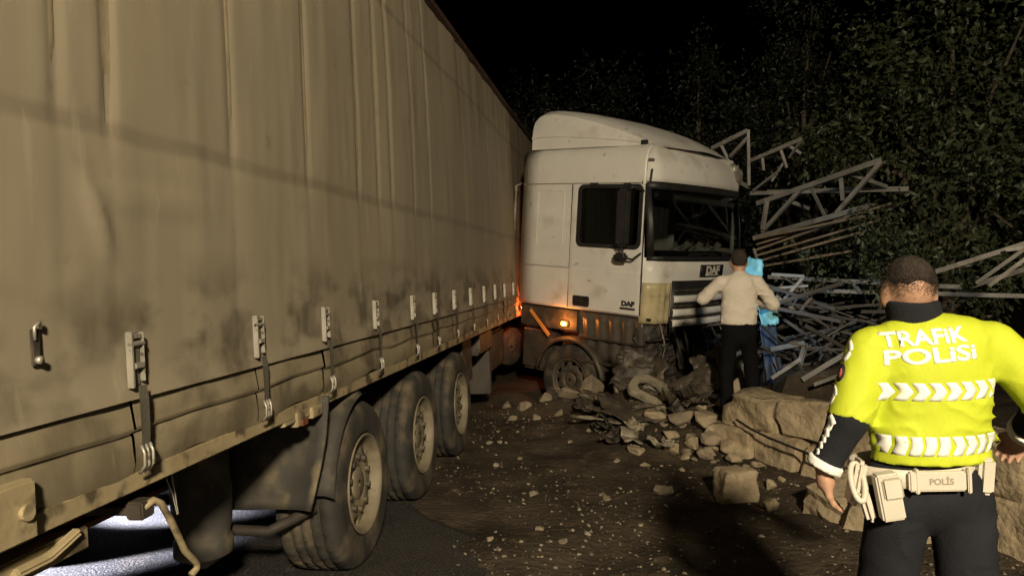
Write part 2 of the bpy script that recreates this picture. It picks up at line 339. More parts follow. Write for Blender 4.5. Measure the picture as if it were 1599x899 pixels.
# tension buckles
def buckle(y):
    x = float(cx(y, 1.5))+.012
    bk = MB(); bk.mm(-.008, .002, -.028, .03, -.085, .085)
    o = bk.build('buckle', M['strap'], TR, loc=(x, y, 1.505))
    s = MB(); s.mm(.002, .024, -.036, -.024, -.09, .09); s.mm(.002, .020, .030, .036, -.075, .085); s.mm(.004, .020, -.02, .026, .066, .082); s.mm(.004, .026, -.02, .026, -.03, -.012)
    s.tube([(.016, -.036, .05), (.016, .036, .05)], .009, 8); s.build('lever', M['galvanised'], o, bevel=.002)
    s = MB(); s.mm(.002, .010, -.018, .022, -.025, .062); s.build('webbing', M['strap'], o)
    s = MB(); s.grid([[(.000+.05*0+.030, -.022, -.085), (.030, .022, -.085)], [(.034, -.024, -.13), (.036, .022, -.13)], [(.034, -.022, -.24), (.033, .024, -.24)], [(.030, -.02, -.305), (.030, .022, -.305)]]); s.build('strap', M['strap'], o, fix=False)
    s = MB()
    for k in (-.022, .0, .022): s.tube([(.03, k, -.275), (.04, k, -.30), (.04, k, -.34), (.02, k, -.365)], .0055, 6)
    s.build('hook', M['galvanised'], o, smooth=True)
    return o
bk0 = buckle(BUCK[0])
for y in BUCK[1:]: copy_tree(bk0, TR, (float(cx(y, 1.5))+.012, y, 1.505))
# small curtain catch high on the rear of the curtain
b = MB(); b.mm(-.003, .006, -.014, .014, -.05, .05); o = b.build('catch_plate', M['dark_steel'], TR, loc=(float(cx(1.84, 1.6))+.008, 1.84, 1.585), bevel=.002)
b = MB(); b.tube([(.008, -.006, .02), (.012, -.012, .055), (.014, .008, .07), (.01, .014, .05)], .005, 6); b.tube([(.005, 0, -.035), (.02, 0, -.035)], .011, 10); b.build('catch_hook', M['galvanised'], o, smooth=True)
# rear corner casting, rails, chassis
b = MB(); b.mm(-.06, .055, 1.5, 1.79, 1.085, 1.245); o = b.build('corner_casting', M['frame_paint'], TR, bevel=.008)
b = MB(); b.tube([(.055, 1.745, 1.165), (.068, 1.745, 1.165)], .022, 12); b.build('bolt', M['frame_paint'], o)
b = MB(); b.mm(-.05, .018, 1.8, Y1, 1.075, 1.138); b.build('side_rail', M['frame_paint'], TR, bevel=.004)
b = MB(); b.mm(-.30, -.03, 1.62, 2.08, .95, 1.02); b.mm(-.30, -.2, 1.62, 1.9, 1.02, 1.06); b.tube([(-.02, 1.78, .985), (-.02, 1.9, .985), (-.02, 2.02, 1.02)], .018, 8); b.build('lamp_bracket', M['frame_paint'], TR, bevel=.006)
for x in (-.75, -1.77):
    b = MB(); b.mm(x-.06, x+.06, 1.7, 13.4, 1.02, 1.05); b.mm(x-.06, x+.06, 1.7, 13.4, .72, .745); b.mm(x-.008, x+.008, 1.7, 13.4, .745, 1.02); b.build('chassis_beam', M['red_frame'], TR)
for y in (2.0, 2.75, 3.3, 8.6, 10.2, 11.8):
    b = MB(); b.mm(-2.4, -.1, y-.05, y+.05, 1.0, 1.055); b.build('cross_member', M['dark_steel'], TR)
b = MB(); b.mm(-.46, -.40, 1.95, 3.7, .90, .98); b.build('side_beam', M['red_frame'], TR, bevel=.006)
b = MB(); b.mm(-2.3, -.2, 1.56, 1.66, .52, .62); b.mm(-.62, -.54, 1.6, 1.7, .6, 1.06); b.mm(-1.98, -1.9, 1.6, 1.7, .6, 1.06); b.build('underrun_bar', M['dark_steel'], TR, bevel=.008)
b = MB(); b.mm(-.5, .0, 2.265, 2.305, .985, 1.02); b.mm(-.03, .03, 2.25, 2.32, .975, 1.035); o = b.build('crank_shaft', M['dark_panel'], TR, bevel=.006)
b = MB(); b.tube([(.02, 2.27, 1.012), (.03, 2.31, 1.025), (.035, 2.345, 1.005), (.035, 2.40, .92), (.035, 2.465, .80), (.035, 2.535, .73), (.03, 2.545, .705), (.028, 2.51, .695)], .0125, 10); b.build('crank_handle', M['frame_paint'], o, smooth=True)
for k in (0, .035):
    b = MB(); b.tube([(-.10, 2.60+k, 1.09), (-.10, 2.585+k, 1.02), (-.10, 2.62+k*.4, .95), (-.10, 2.64+k*.2, .87)], .0025, 5); b.build('hanging_wire', M['galvanised'], TR)
# suspension bellows and air tank
b = MB(); b.lathe([(.98, .02), (.98, .13), (.9, .145), (.8, .14), (.7, .15), (.55, .145), (.47, .13), (.455, .145), (.38, .145), (.365, .12), (.30, .02)], 28, 'z'); b.build('air_bellows', M['flap_rubber'], TR, smooth=True, loc=(-.56, 3.56, 0))
b = MB(); b.tube([(-.62, 3.7, .45), (-.3, 3.75, .42), (-.1, 3.9, .5)], .03, 8); b.build('spring_bracket', M['dark_steel'], TR, smooth=True)
b = MB(); b.lathe([(2.5, .02), (2.5, .12), (2.54, .15), (3.2, .15), (3.24, .12), (3.24, .02)], 24, 'y'); b.build('air_tank', M['dark_steel'], TR, smooth=True, loc=(-1.2, 0, .85))
# mudflap and mudguard of the rearmost axle
P = []
for q in np.linspace(0, 1, 14):
    z = 1.10-.56*q; row = []
    for p in np.linspace(0, 1, 12):
        xo = .06-.10*q**1.5; x = -.60+(xo+.60)*p
        y = 3.82-.05*q+.035*math.sin(3*p)*q-.05*(p**6)+.012*math.sin(7*p+4*q)
        row.append((x, y, z-.02*math.sin(3.1*p)*q+(.03*p if q < .3 else 0)))
    P.append(row)
b = MB(); b.grid(P); o = b.build('mudflap', M['flap_rubber'], TR, smooth=True, fix=False); s_ = o.modifiers.new('solid', 'SOLIDIFY'); s_.thickness = .014
b = MB(); P = []
for a in np.linspace(R(172), R(95), 14):
    P.append([(x, 4.42+.585*math.cos(a), .5+.585*math.sin(a)) for x in (-.42, -.2, -.02, .03)]); P[-1][-1] = (.03, 4.42+.57*math.cos(a), .5+.57*math.sin(a)-.02)
b.grid(P); o = b.build('mudguard', M['flap_rubber'], TR, smooth=True, fix=False); s_ = o.modifiers.new('solid', 'SOLIDIFY'); s_.thickness = .008
b = MB(); b.mm(-.02, .02, 3.33, 3.75, 1.055, 1.075); b.mm(-.015, .03, 3.45, 3.54, 1.03, 1.10); b.mm(-.01, .035, 3.62, 3.74, 1.04, 1.095); b.build('latch_bar', M['frame_paint'], TR, bevel=.004)
b = MB(); b.mm(-.01, .038, 3.49, 3.55, 1.03, 1.06); b.build('side_reflector', M['red_frame'], TR)
# wheels: origin at hub centre, outer face +x
def wheel(name, parent, loc, r=.5, wdt=.37, rimm='rim', dish=-.005, rot=(0, 0, 0), slots=10):
    hub = MB(); ri = .295*r/.5
    hub.lathe([(-wdt*.5, .02), (-wdt*.5, .16), (-.14, .16), (-.12, .12), (-.085-dish, .10), (-.055-dish, .098), (-.045-dish, .085), (-.042-dish, .02)], 28)
    o = hub.build(name, M[rimm], parent, smooth=True, loc=loc, rot=rot)
    ty = MB(); prof = [(-.02, ri+.004), (.0, ri+.012), (.004, ri+.03), (.0, ri+.05), (.008, ri+.10), (.006, r-.075), (-.004, r-.045), (-.016, r-.02), (-.035, r-.005)]
    nG = 4; x = -.035
    tw = wdt-.07; gw = .012
    for k in range(nG):
        xx = -.035-tw*(k+1)/(nG+1)
        prof += [(xx+gw/2+.001, r), (xx+gw/2, r-.016), (xx-gw/2, r-.016), (xx-gw/2-.001, r)]
    prof += [(-wdt+.035, r-.005), (-wdt+.016, r-.02), (-wdt, r-.06), (-wdt-.004, r-.12), (-wdt+.01, ri+.01)]
    ty.lathe(prof, 144)
    V = np.array(ty.v); m = len(prof); rr = np.hypot(V[:, 1], V[:, 2]); aa = np.arctan2(V[:, 2], V[:, 1])
    seg = np.arange(len(V))//m; rib = (rr > r-.008) & (V[:, 0] < -.03)
    rib1 = rib & ((seg+np.round(-V[:, 0]*20).astype(int)*2) % 6 == 0); f_ = np.where(rib1, 1-.011/r, 1.0)
    V[:, 1] *= f_; V[:, 2] *= f_
    low = (V[:, 2] < -r*.93); V[low, 2] = -r*.93+(V[low, 2]+r*.93)*.45      # flattened where it carries the load
    ty.v = [tuple(q) for q in V]
    ty.build('tyre', M['rubber'], o, smooth=True)
    rm = MB(); NA = slots*6
    rad = [(0.0, ri+.006), (-.004, ri-.004), (-.022, ri-.012), (-.05, ri-.018), (-.080-dish, ri-.026), (-.084-dish, ri-.04), (-.070-dish, ri-.085), (-.068-dish, ri-.125), (-.070-dish, .09)]
    vs = []; fs = []; k = len(rad)
    for a in range(NA):
        t = 2*math.pi*a/NA
        for (h, q) in rad: vs.append((h, q*math.cos(t), q*math.sin(t)))
    for a in range(NA):
        for i in range(k-1):
            if i == 5 and a % 6 in (0, 1, 2): continue            # ventilation slots
            fs.append((a*k+i, ((a+1) % NA)*k+i, ((a+1) % NA)*k+i+1, a*k+i+1))
    rm.add(vs, fs); ro = rm.build('rim', M[rimm], o, smooth=True, fix=True); sm = ro.modifiers.new('solid', 'SOLIDIFY'); sm.thickness = .012; sm.offset = -1
    ln = MB()
    for a in range(10):
        t = 2*math.pi*(a+.5)/10; q = ri-.135
        ln.tube([(-.075-dish, q*math.cos(t), q*math.sin(t)), (-.03-dish, q*math.cos(t), q*math.sin(t))], .017, 6)
    tag(ln.build('wheel_nuts', M['rim_dark'], o), kind='stuff')
    return o
AX = (4.42, 5.78, 7.16)
w0 = wheel('wheel', TR, (0, AX[0], .49), rot=(R(17), 0, 0))
for y, a in ((AX[1], 51), (AX[2], 8)):
    w = copy_tree(w0, TR, (0, y, .49)); w.rotation_euler = (0, 0, 0)
w0.rotation_euler = (0, 0, 0)
for y in AX:
    w = copy_tree(w0, TR, (-2.5, y, .49)); w.rotation_euler = (0, 0, R(180))
    b = MB(); b.tube([(-2.2, y, .49), (-.3, y, .49)], .07, 12); b.build('axle', M['dark_steel'], TR)
    for x in (-.75, -1.77): b = MB(); b.tube([(x, y, .49), (x, y+.05, .75)], .05, 8); b.build('axle_hanger', M['dark_steel'], TR)
# gear between axles and tractor
b = MB(); b.mm(-.42, -.06, 8.5, 9.35, .80, 1.06); b.build('side_box', M['dark_panel'], TR, bevel=.03)
b = MB(); b.mm(-.44, -.36, 8.9, 9.0, .3, .8); b.mm(-.40, -.08, 9.2, 9.32, .25, .78); b.build('box_bracket', M['step_panel'], TR, bevel=.01)
for x in (-.42, -2.05):
    b = MB(); b.mm(x-.07, x+.07, 10.0, 10.14, .45, 1.06); b.mm(x-.05, x+.05, 10.02, 10.12, .12, .45); b.mm(x-.14, x+.14, 9.94, 10.2, .06, .12); b.build('landing_leg', M['dark_panel'], TR, bevel=.01)
b = MB(); b.mm(-.45, -.10, 9.42, 10.5, .48, .98); b.build('battery_box', M['dark_steel'], TR, bevel=.03)
b = MB(); b.mm(-.40, -.12, 7.85, 8.35, .55, 1.04); b.build('air_valve_box', M['dark_steel'], TR, bevel=.02)
b = MB(); b.mm(.02, .06, 11.25, 11.36, 1.17, 1.23); MLAMP = b.build('assumed_marker_lamp', M['black_plastic'], TR, bevel=.006)  # assumed lamp hidden behind the cab, added for the orange glow on the trailer
b = MB(); b.mm(.06, .075, 11.265, 11.345, 1.18, 1.22); b.build('lamp_lens', M['amber_glow'], MLAMP, bevel=.003)
L = bpy.data.lights.new('lamp_light', 'POINT'); L.energy = 13; L.color = (1, .17, .04); L.shadow_soft_size = .03
o = link(bpy.data.objects.new('lamp_light', L), MLAMP); o.location = (.16, 11.3, 1.2)
b = MB(); b.mm(-.35, -.30, 10.55, 12.6, .35, 1.06); b.build('chassis_plate', M['red_frame'], TR, bevel=.006)
b = MB(); b.mm(-1.6, -.9, 12.2, 13.4, .95, 1.05); b.build('coupling_plate', M['dark_steel'], TR)
# ------------------------------------------------------------------ tractor (x heading, y away from the camera, z up from the sill)
TK = thing('truck_tractor', 'white tractor cab with roof deflector, crashed and jackknifed against its trailer', 'truck', (.08, 11.215, 1.319), (R(.72), R(3.67), R(-42.38)))
CW = 2.54
ZL = [-.02, .03, .12, .30, .45, .56, .75, .88, 1.05, 1.2, 1.45, 1.66, 1.70, 1.80, 1.95, 2.06, 2.14, 2.19]
def xfront(z): return float(np.interp(z, [-.02, .45, .75, 1.2, 1.70, 1.80, 1.95, 2.10, 2.19], [2.30, 2.31, 2.33, 2.31, 2.24, 2.25, 2.22, 2.14, 2.02]))
def inset(z): return float(np.interp(z, [-.02, .5, 1.0, 1.7, 1.95, 2.1, 2.19], [0.012, 0, 0, .012, .02, .05, .12]))
NARC = 6
def ring(z, extra=0.0):
    xf = xfront(z); i = inset(z); rad = .26
    p = []
    for x in (0.03, .31, .78, .95, 1.08, 1.57, 2.07): p.append((x, i-extra))
    p[0] = (0.0, i+.03)
    xs_ = xf-rad
    for k in range(NARC+1):
        a = R(90)*k/NARC; p.append((max(xs_, 1.80)+(xf-max(xs_, 1.80))*math.sin(a)+(0.0 if k else 0), i+rad*(1-math.cos(a))))
    n = 8; y0 = i+rad; y1 = CW-i-rad
    for k in range(1, n): y = y0+(y1-y0)*k/n; p.append((xf+.10*(1-((y-CW/2)/(CW/2-.26-i))**2), y))
    half = [(x, CW-y) for (x, y) in p[:7+NARC+1]][::-1]
    p += half
    return p
rings = [ring(z) for z in ZL]; NP = len(rings[0]); iS = 4          # side window starts at point index 4
# keep the front corner ahead of the door edge
for r_ in rings:
    for k in range(7, 7+NARC+1):
        if r_[k][0] < 2.085: r_[k] = (2.085+.002*k, r_[k][1])
    for k in range(NP-7-NARC-1, NP-7):
        if r_[k][0] < 2.085: r_[k] = (2.085, r_[k][1])
vs = [(x, y, z) for r_, z in zip(rings, ZL) for (x, y) in r_]; fs = []
FR0, FR1 = 8, NP-9                                                  # windscreen columns
wcols = set(range(FR0, FR1)); 
for j in range(len(ZL)-1):
    zc = (ZL[j]+ZL[j+1])/2
    for k in range(NP):
        k2 = (k+1) % NP
        if k in wcols and .75 < zc < 1.70: continue
        if (k in (4, 5) or k in (NP-7, NP-6)) and .88 < zc < 1.66: continue
        fs.append((j*NP+k, j*NP+k2, (j+1)*NP+k2, (j+1)*NP+k))
b = MB(); b.add(vs, fs)
# roof: shrink the top ring inwards in two steps
top = rings[-1]; base = len(b.v)-NP; cxm, cym = 1.05, CW/2
for s_, dz in ((.93, .035), (.6, .06)):
    nb = len(b.v); b.v += [(cxm+(x-cxm)*s_, cym+(y-cym)*s_, 2.19+dz) for (x, y) in top]
    b.f += [(base+k, base+(k+1) % NP, nb+(k+1) % NP, nb+k) for k in range(NP)]; base = nb
b.f.append(tuple(range(base, base+NP)))
SH = b.build('cab_shell', M['white_paint'], TK, smooth=True); 
e_ = SH.modifiers.new('split', 'EDGE_SPLIT'); e_.split_angle = R(50); s_ = SH.modifiers.new('solid', 'SOLIDIFY'); s_.thickness = .03; s_.offset = -1
b = MB(); b.mm(.05, 2.25, .04, CW-.04, -.06, -.03); b.build('cab_floor', M['black_plastic'], TK)
# roof-line seam and locker panel pressing on the near side
def ribbon(p0, p1, w, y0, name, m, parent):
    b = MB(); b.box(((p0[0]+p1[0])/2, y0, (p0[1]+p1[1])/2), (math.hypot(p1[0]-p0[0], p1[1]-p0[1]), .006, w), Matrix.Rotation(-math.atan2(p1[1]-p0[1], p1[0]-p0[0]), 3, 'Y')); return b.build(name, m, parent, bevel=.002)
def rrect(x0, x1, z0, z1, r, n=5):
    p = []
    for cx_, cz_, a0 in ((x1-r, z1-r, 0), (x0+r, z1-r, 90), (x0+r, z0+r, 180), (x1-r, z0+r, 270)):
        for k in range(n+1): a = R(a0+90*k/n); p.append((cx_+r*math.cos(a), cz_+r*math.sin(a)))
    return p
def ring_frame(outer, inner, fn, d0, d1):       # frame between two outlines; fn maps (u,v,depth) to 3-D
    n = len(outer); b = MB()
    b.v = [fn(*p, d0) for p in outer]+[fn(*p, d1) for p in outer]+[fn(*p, d1) for p in inner]+[fn(*p, d0) for p in inner]
    for k in range(n):
        k2 = (k+1) % n
        for a in range(3): b.f.append((a*n+k, a*n+k2, (a+1)*n+k2, (a+1)*n+k))
    return b
side = lambda u, v, d: (u, d+inset(v), v)
ring_frame(rrect(.31, .80, .84, 1.62, .05), rrect(.325, .785, .855, 1.605, .04), side, .0, -.008).build('locker_panel', M['white_paint'], TK, smooth=False)
ribbon((.02, 1.705), (2.04, 1.705), .012, .008, 'side_seam', M['seam'], TK)
ribbon((.02, .545), (.93, .545), .010, -.001, 'side_seam', M['seam'], TK)
# door, proud of the shell, with a real window opening
dx = [.95, 1.0, 1.085, 1.2, 1.5, 1.8, 2.065, 2.115]; dz = [.0, .04, .12, .3, .53, .56, .60, .8, .885, 1.2, 1.655, 1.68]
b = MB()
b.v = [(x, inset(z)-.012-(.006 if z < .55 else 0)+(.006 if x in (.95, 2.115) else 0), z) for x in dx for z in dz]; nz_ = len(dz)
for i in range(len(dx)-1):
    for j in range(nz_-1):
        if 1.08 < (dx[i]+dx[i+1])/2 < 2.07 and .88 < (dz[j]+dz[j+1])/2 < 1.66: continue
        b.f.append((i*nz_+j, (i+1)*nz_+j, (i+1)*nz_+j+1, i*nz_+j+1))
DR = b.build('door', M['white_paint'], TK, fix=True); s_ = DR.modifiers.new('solid', 'SOLIDIFY'); s_.thickness = .012; s_.offset = 0
b = MB(); b.mm(.934, .948, -.0035, .004, .0, 1.69); b.build('door_gap', M['black_plastic'], DR)
b = MB(); b.mm(2.117, 2.131, -.006, .004, .0, 1.69); b.build('door_gap', M['black_plastic'], DR)
ring_frame(rrect(1.055, 2.095, .845, 1.69, .09), rrect(1.105, 2.045, .895, 1.64, .07), side, .0, -.030).build('window_frame', M['black_plastic'], DR)
b = MB(); b.mm(1.09, 2.06, .004, .010, .88, 1.65); b.build('window', M['glass'], DR)
b = MB(); b.mm(1.26, 1.40, -.05, -.015, 1.66, 1.71); b.mm(1.80, 1.92, -.05, -.015, 1.655, 1.70); b.build('rain_clip', M['black_plastic'], DR, bevel=.01)
ring_frame(rrect(1.04, 1.32, .03, .175, .03), rrect(1.06, 1.30, .05, .155, .02), side, -.01, -.034).build('handle_surround', M['black_plastic'], DR)
b = MB(); b.mm(1.055, 1.305, -.019, -.014, .045, .16); b.mm(1.10, 1.26, -.034, -.022, .085, .115); b.build('door_handle', M['black_plastic'], DR)
# far door window
b = MB(); b.mm(1.09, 2.06, CW-.02, CW-.014, .88, 1.65); b.build('far_window', M['glass'], TK)
# windscreen, its black frame and the visor band
def front_pt(y, z, off=0.0):
    i = inset(z); rad = .26; xf = xfront(z)
    y = min(max(y, i+.004), CW-i-.004)
    if y < i+rad: a = math.acos(1-(y-i)/rad); return (max(xf-rad, 1.80)+(xf-max(xf-rad, 1.80))*math.sin(a)+off, y-off*.6*math.cos(a), z)
    if y > CW-i-rad: a = math.acos(1-(CW-i-y)/rad); return (max(xf-rad, 1.80)+(xf-max(xf-rad, 1.80))*math.sin(a)+off, y+off*.6*math.cos(a), z)
    return (xf+.10*(1-((y-CW/2)/(CW/2-.26-i))**2)+off, y, z)
ysc = np.concatenate([np.linspace(.025, .3, 7), np.linspace(.4, CW-.4, 8), np.linspace(CW-.3, CW-.025, 7)])
b = MB(); b.grid([[front_pt(y, z, -.012) for z in np.linspace(.74, 1.71, 8)] for y in ysc]); b.build('windscreen', M['glass'], TK, smooth=True, fix=False)
def fband(z0, z1, y0, y1, off, name, m, parent=TK, n=16, th=.012):
    yy = np.linspace(y0, y1, n); b = MB(); b.grid([[front_pt(y, z, off) for z in np.linspace(z0, z1, 3)] for y in yy]); o = b.build(name, m, parent, smooth=True, fix=False)
    s_ = o.modifiers.new('solid', 'SOLIDIFY'); s_.thickness = th; s_.offset = 0; return o
fband(1.63, 1.725, .018, CW-.018, .012, 'windscreen_frame', M['black_plastic'], n=30)
fband(.715, .775, .018, CW-.018, .012, 'windscreen_frame', M['black_plastic'], n=30)
fband(.775, 1.63, .018, .065, .014, 'windscreen_pillar', M['black_plastic'], n=4); fband(.775, 1.63, CW-.065, CW-.018, .014, 'windscreen_pillar', M['black_plastic'], n=4)
fband(1.49, 1.63, .10, CW-.1, -.035, 'sun_blind', M['black_plastic'], n=24, th=.005)
for y0, y1 in ((.66, 1.36), (1.55, 2.15)):
    b = MB(); b.tube([front_pt(y0, .80, .03), front_pt((y0+y1)/2, .815, .035), front_pt(y1, .80, .03)], .009, 6); b.tube([front_pt(y0, .80, .03), front_pt(y0+.05, .73, .03)], .010, 6); b.build('wiper', M['black_plastic'], TK)
# roof: marker lamp, aerial, horn bracket
b = MB(); p = front_pt(.10, 2.0, .012); b.box(p, (.03, .08, .04), Matrix.Rotation(R(-40), 3, 'Z')); b.build('roof_marker', M['dark_panel'], TK, bevel=.006)
b = MB(); p = Vector(front_pt(.06, 1.73, .02)); b.tube([p, p+Vector((.03, -.02, .15))], .014, 6); b.build('aerial_stub', M['black_plastic'], TK)
b = MB(); b.mm(1.90, 2.0, .16, .20, 2.19, 2.27); b.build('roof_bracket', M['black_plastic'], TK, bevel=.008)
# crumpled front roof corner on the far side
bm = bmesh.new(); bmesh.ops.create_icosphere(bm, subdivisions=3, radius=.15)
for v in bm.verts: v.co *= 1+.6*mnoise.noise(v.co*9)
me = bpy.data.meshes.new('crumpled_corner'); bm.to_mesh(me); bm.free(); me.materials.append(M['galvanised']); o = link(bpy.data.objects.new('crumpled_corner', me), TK); o.location = front_pt(CW-.20, 1.98, -.03); o.scale = (.7, .9, 1.0)
# wind deflector
xs_ = np.linspace(.08, 2.02, 22); P = []
def dh(x): return float(np.interp(x, [.08, .14, .25, .45, .8, 1.2, 1.6, 1.85, 2.02], [.47, .535, .565, .56, .50, .395, .25, .12, .0]))
for x in xs_:
    h = dh(x); i = .10+.10*max(0, (x-1.2)/.8)**2; row = []; zb = 2.20; bv = min(.14, h*.45+.001)
    cr = .05*min(1, h*3)
    for (yy, zz) in [(i, 0), (i+.004, h*.30), (i-.012, h*.31), (i+.02, max(h-bv, h*.32)), (i+.05, max(h-bv*.45, h*.33)), (i+.16, h), (i+.5, h+cr*.7), (CW/2, h+cr)]: row.append((yy, zz))
    full = row+[(CW-y, z) for (y, z) in row[-2::-1]]
    P.append([(x+(.25*(1-abs(y-CW/2)/(CW/2))*(x/2.02)**3), y, zb+z) for (y, z) in full])
b = MB(); b.grid(P); b.f.append(tuple(range(len(P[0])-1, -1, -1)))
WD = b.build('wind_deflector', M['white_paint'], TK, smooth=True); e_ = WD.modifiers.new('split', 'EDGE_SPLIT'); e_.split_angle = R(24)
# grille, panel, badge
GP = fband(-.30, .455, .40, CW-.40, .008, 'grille', M['black_plastic'], n=14)
for z in (.215, .035, -.105):
    yy = np.linspace(.42, CW-.42, 14); b = MB(); b.grid([[front_pt(y, z+k, .035+e) for (k, e) in ((-.038, -.015), (-.03, 0), (.03, 0), (.038, -.02))] for y in yy]); o = b.build('grille_bar', M['white_paint'], GP, smooth=True, fix=False); s_ = o.modifiers.new('solid', 'SOLIDIFY'); s_.thickness = .012
for z in (.33, .12, -.03, -.2): fband(z-.008, z+.008, .44, CW-.44, .020, 'grille_slat', M['dark_panel'], GP)
BD = fband(.50, .665, .98, 1.62, .016, 'badge_plate', M['black_plastic'], n=8)
def text_mesh(txt, size, bold=0.0, cuts=0):
    cu = bpy.data.curves.new('lettering', 'FONT'); cu.body = txt; cu.size = size; cu.offset = bold; cu.align_x = 'CENTER'; cu.align_y = 'CENTER'; cu.resolution_u = 4
    o = bpy.data.objects.new('tmp', cu); C.objects.link(o); bpy.context.view_layer.update()
    me = bpy.data.meshes.new_from_object(o.evaluated_get(bpy.context.evaluated_depsgraph_get())); C.objects.unlink(o); bpy.data.objects.remove(o)
    bm = bmesh.new(); bm.from_mesh(me); bmesh.ops.triangulate(bm, faces=bm.faces)
    for _ in range(cuts):
        es = [e for e in bm.edges if e.calc_length() > size*.16]
        if es: bmesh.ops.subdivide_edges(bm, edges=es, cuts=1); bmesh.ops.triangulate(bm, faces=bm.faces)
    bmesh.ops.remove_doubles(bm, verts=bm.verts, dist=1e-5)
    V = np.array([v.co[:] for v in bm.verts]); F = [[v.index for v in f.verts] for f in bm.faces]; bm.free(); return V, F
V, F = text_mesh('DAF', .15, .008, 2)
mesh_obj('lettering', [Vector(front_pt(1.29+v[0]*1.35, .585+v[1], .030)) for v in V], F, M['belt_white'], BD, smooth=False)
fband(.515, .53, 1.10, 1.50, .028, 'badge_underline', M['belt_white'], BD, n=6, th=.004)
V, F = text_mesh('DAF', .085, .006)
mesh_obj('lettering', [(1.95+v[0]*1.25, -.026, .135+v[1]) for v in V], F, M['black_plastic'], DR, smooth=False)
b = MB(); b.mm(1.83, 2.06, -.026, -.018, .06, .085); b.build('lettering_bar', M['black_plastic'], DR)
# corner deflector panel of clear yellowed plastic beside the headlamp
yy = np.linspace(.012, .36, 12); b = MB(); b.grid([[front_pt(y, z, .018+.008*math.sin(y*60)) for z in np.linspace(-.10, .43, 8)] for y in yy]); o = b.build('corner_panel', M['yellow_plastic'], TK, smooth=True, fix=False); s_ = o.modifiers.new('solid', 'SOLIDIFY'); s_.thickness = .012; s_.offset = 0
# mirror hanging in front of the side window
b = MB(); b.mm(1.84, 2.02, -.26, -.14, .88, 1.62); MR = b.build('mirror', M['black_plastic'], TK, bevel=.035)
b = MB(); b.tube([(2.10, -.01, 1.60), (2.06, -.2, 1.64), (2.0, -.21, 1.6)], .016, 8); b.build('mirror_arm', M['black_plastic'], MR, smooth=True); b = MB(); b.tube([(2.10, -.01, .80), (2.05, -.12, .72), (1.95, -.18, .74), (1.92, -.2, .9)], .016, 8); b.build('mirror_arm', M['black_plastic'], MR, smooth=True)
b = MB(); b.mm(1.78, 1.98, -.19, -.09, .68, .80); b.build('kerb_mirror', M['black_plastic'], MR, bevel=.03)
# steps, sill, wheel arch
b = MB(); P = []
for x in np.linspace(1.12, 2.16, 61):
    c_ = .018*math.sin((x-1.12)/1.04*math.pi*10); P.append([(x, .035+c_*min(1, 8*k+.2)+.05*k, -.05-.64*k) for k in np.linspace(0, 1, 7)])
b.grid(P); o = b.build('step_panel', M['step_panel'], TK, smooth=True, fix=False); s_ = o.modifiers.new('solid', 'SOLIDIFY'); s_.thickness = .012
b = MB(); b.mm(1.14, 2.2, .0, .3, -.73, -.70); b.mm(1.14, 2.2, .0, .3, -.40, -.385); b.build('step_tread', M['dark_steel'], TK)
b = MB(); P = []
for a in np.linspace(R(8), R(172), 26): P.append([(1.0+q*math.cos(a), y, -1.03+q*math.sin(a)) for (q, y) in ((.60, .36), (.60, .04), (.585, .0), (.555, -.005))])
b.grid(P); o = b.build('wheel_arch', M['dark_panel'], TK, smooth=True, fix=False); s_ = o.modifiers.new('solid', 'SOLIDIFY'); s_.thickness = .02
b = MB(); b.mm(.05, 1.12, .02, .10, -.34, -.03); b.build('rear_sill', M['dark_panel'], TK, bevel=.02)
b = MB(); b.mm(.02, .60, .10, .42, -1.0, -.36); b.build('side_fairing', M['dark_panel'], TK, bevel=.05)
wheel('wheel', TK, (1.0, .03, -1.03), rimm='rim_dark', dish=-.02, rot=(0, 0, R(-90)))
w = wheel('wheel', TK, (1.0, CW-.03, -1.03), rimm='rim_dark', dish=-.02, rot=(0, 0, R(90)))
for y_, a_ in ((.12, -90), (CW-.12, 90)): wheel('wheel', TK, (-2.6, y_, -.98), rimm='rim_dark', dish=.05, rot=(0, 0, R(a_)))
# chassis behind and under the cab
for y_ in (.80, 1.62):
    b = MB(); b.mm(-3.3, 2.1, y_-.04, y_+.04, -.82, -.56); b.build('chassis_rail', M['dark_steel'], TK)
b = MB(); b.tube([(-2.6, .3, -.98), (-2.6, CW-.3, -.98)], .09, 12); b.mm(-2.8, -2.4, 1.0, 1.4, -1.15, -.75); b.build('drive_axle', M['dark_steel'], TK)
b = MB(); b.tube([(1.0, .3, -1.03), (1.0, CW-.3, -1.03)], .07, 10); b.mm(.9, 1.1, .75, .85, -1.0, -.8); b.mm(.9, 1.1, 1.57, 1.67, -1.0, -.8); b.build('front_axle', M['dark_steel'], TK)
b = MB(); b.mm(.2, 1.8, .75, 1.67, -.55, -.08); b.build('engine_block', M['dark_steel'], TK, bevel=.05)
b = MB(); b.lathe([(-1.35, .02), (-1.35, .28), (-1.32, .30), (-.45, .30), (-.42, .28), (-.42, .02)], 24, 'x'); b.build('fuel_tank', M['dark_panel'], TK, smooth=True, loc=(0, .38, -.78))
b = MB(); b.tube([(-.10, .0, .04), (-.12, .0, .9), (-.11, .0, 1.68), (-.05, .05, 1.72)], .020, 8); b.tube([(-.17, .06, .05), (-.2, .08, .7), (-.16, .06, 1.3)], .012, 6); b.build('air_pipe', M['wreck_panel'], TK, smooth=True)
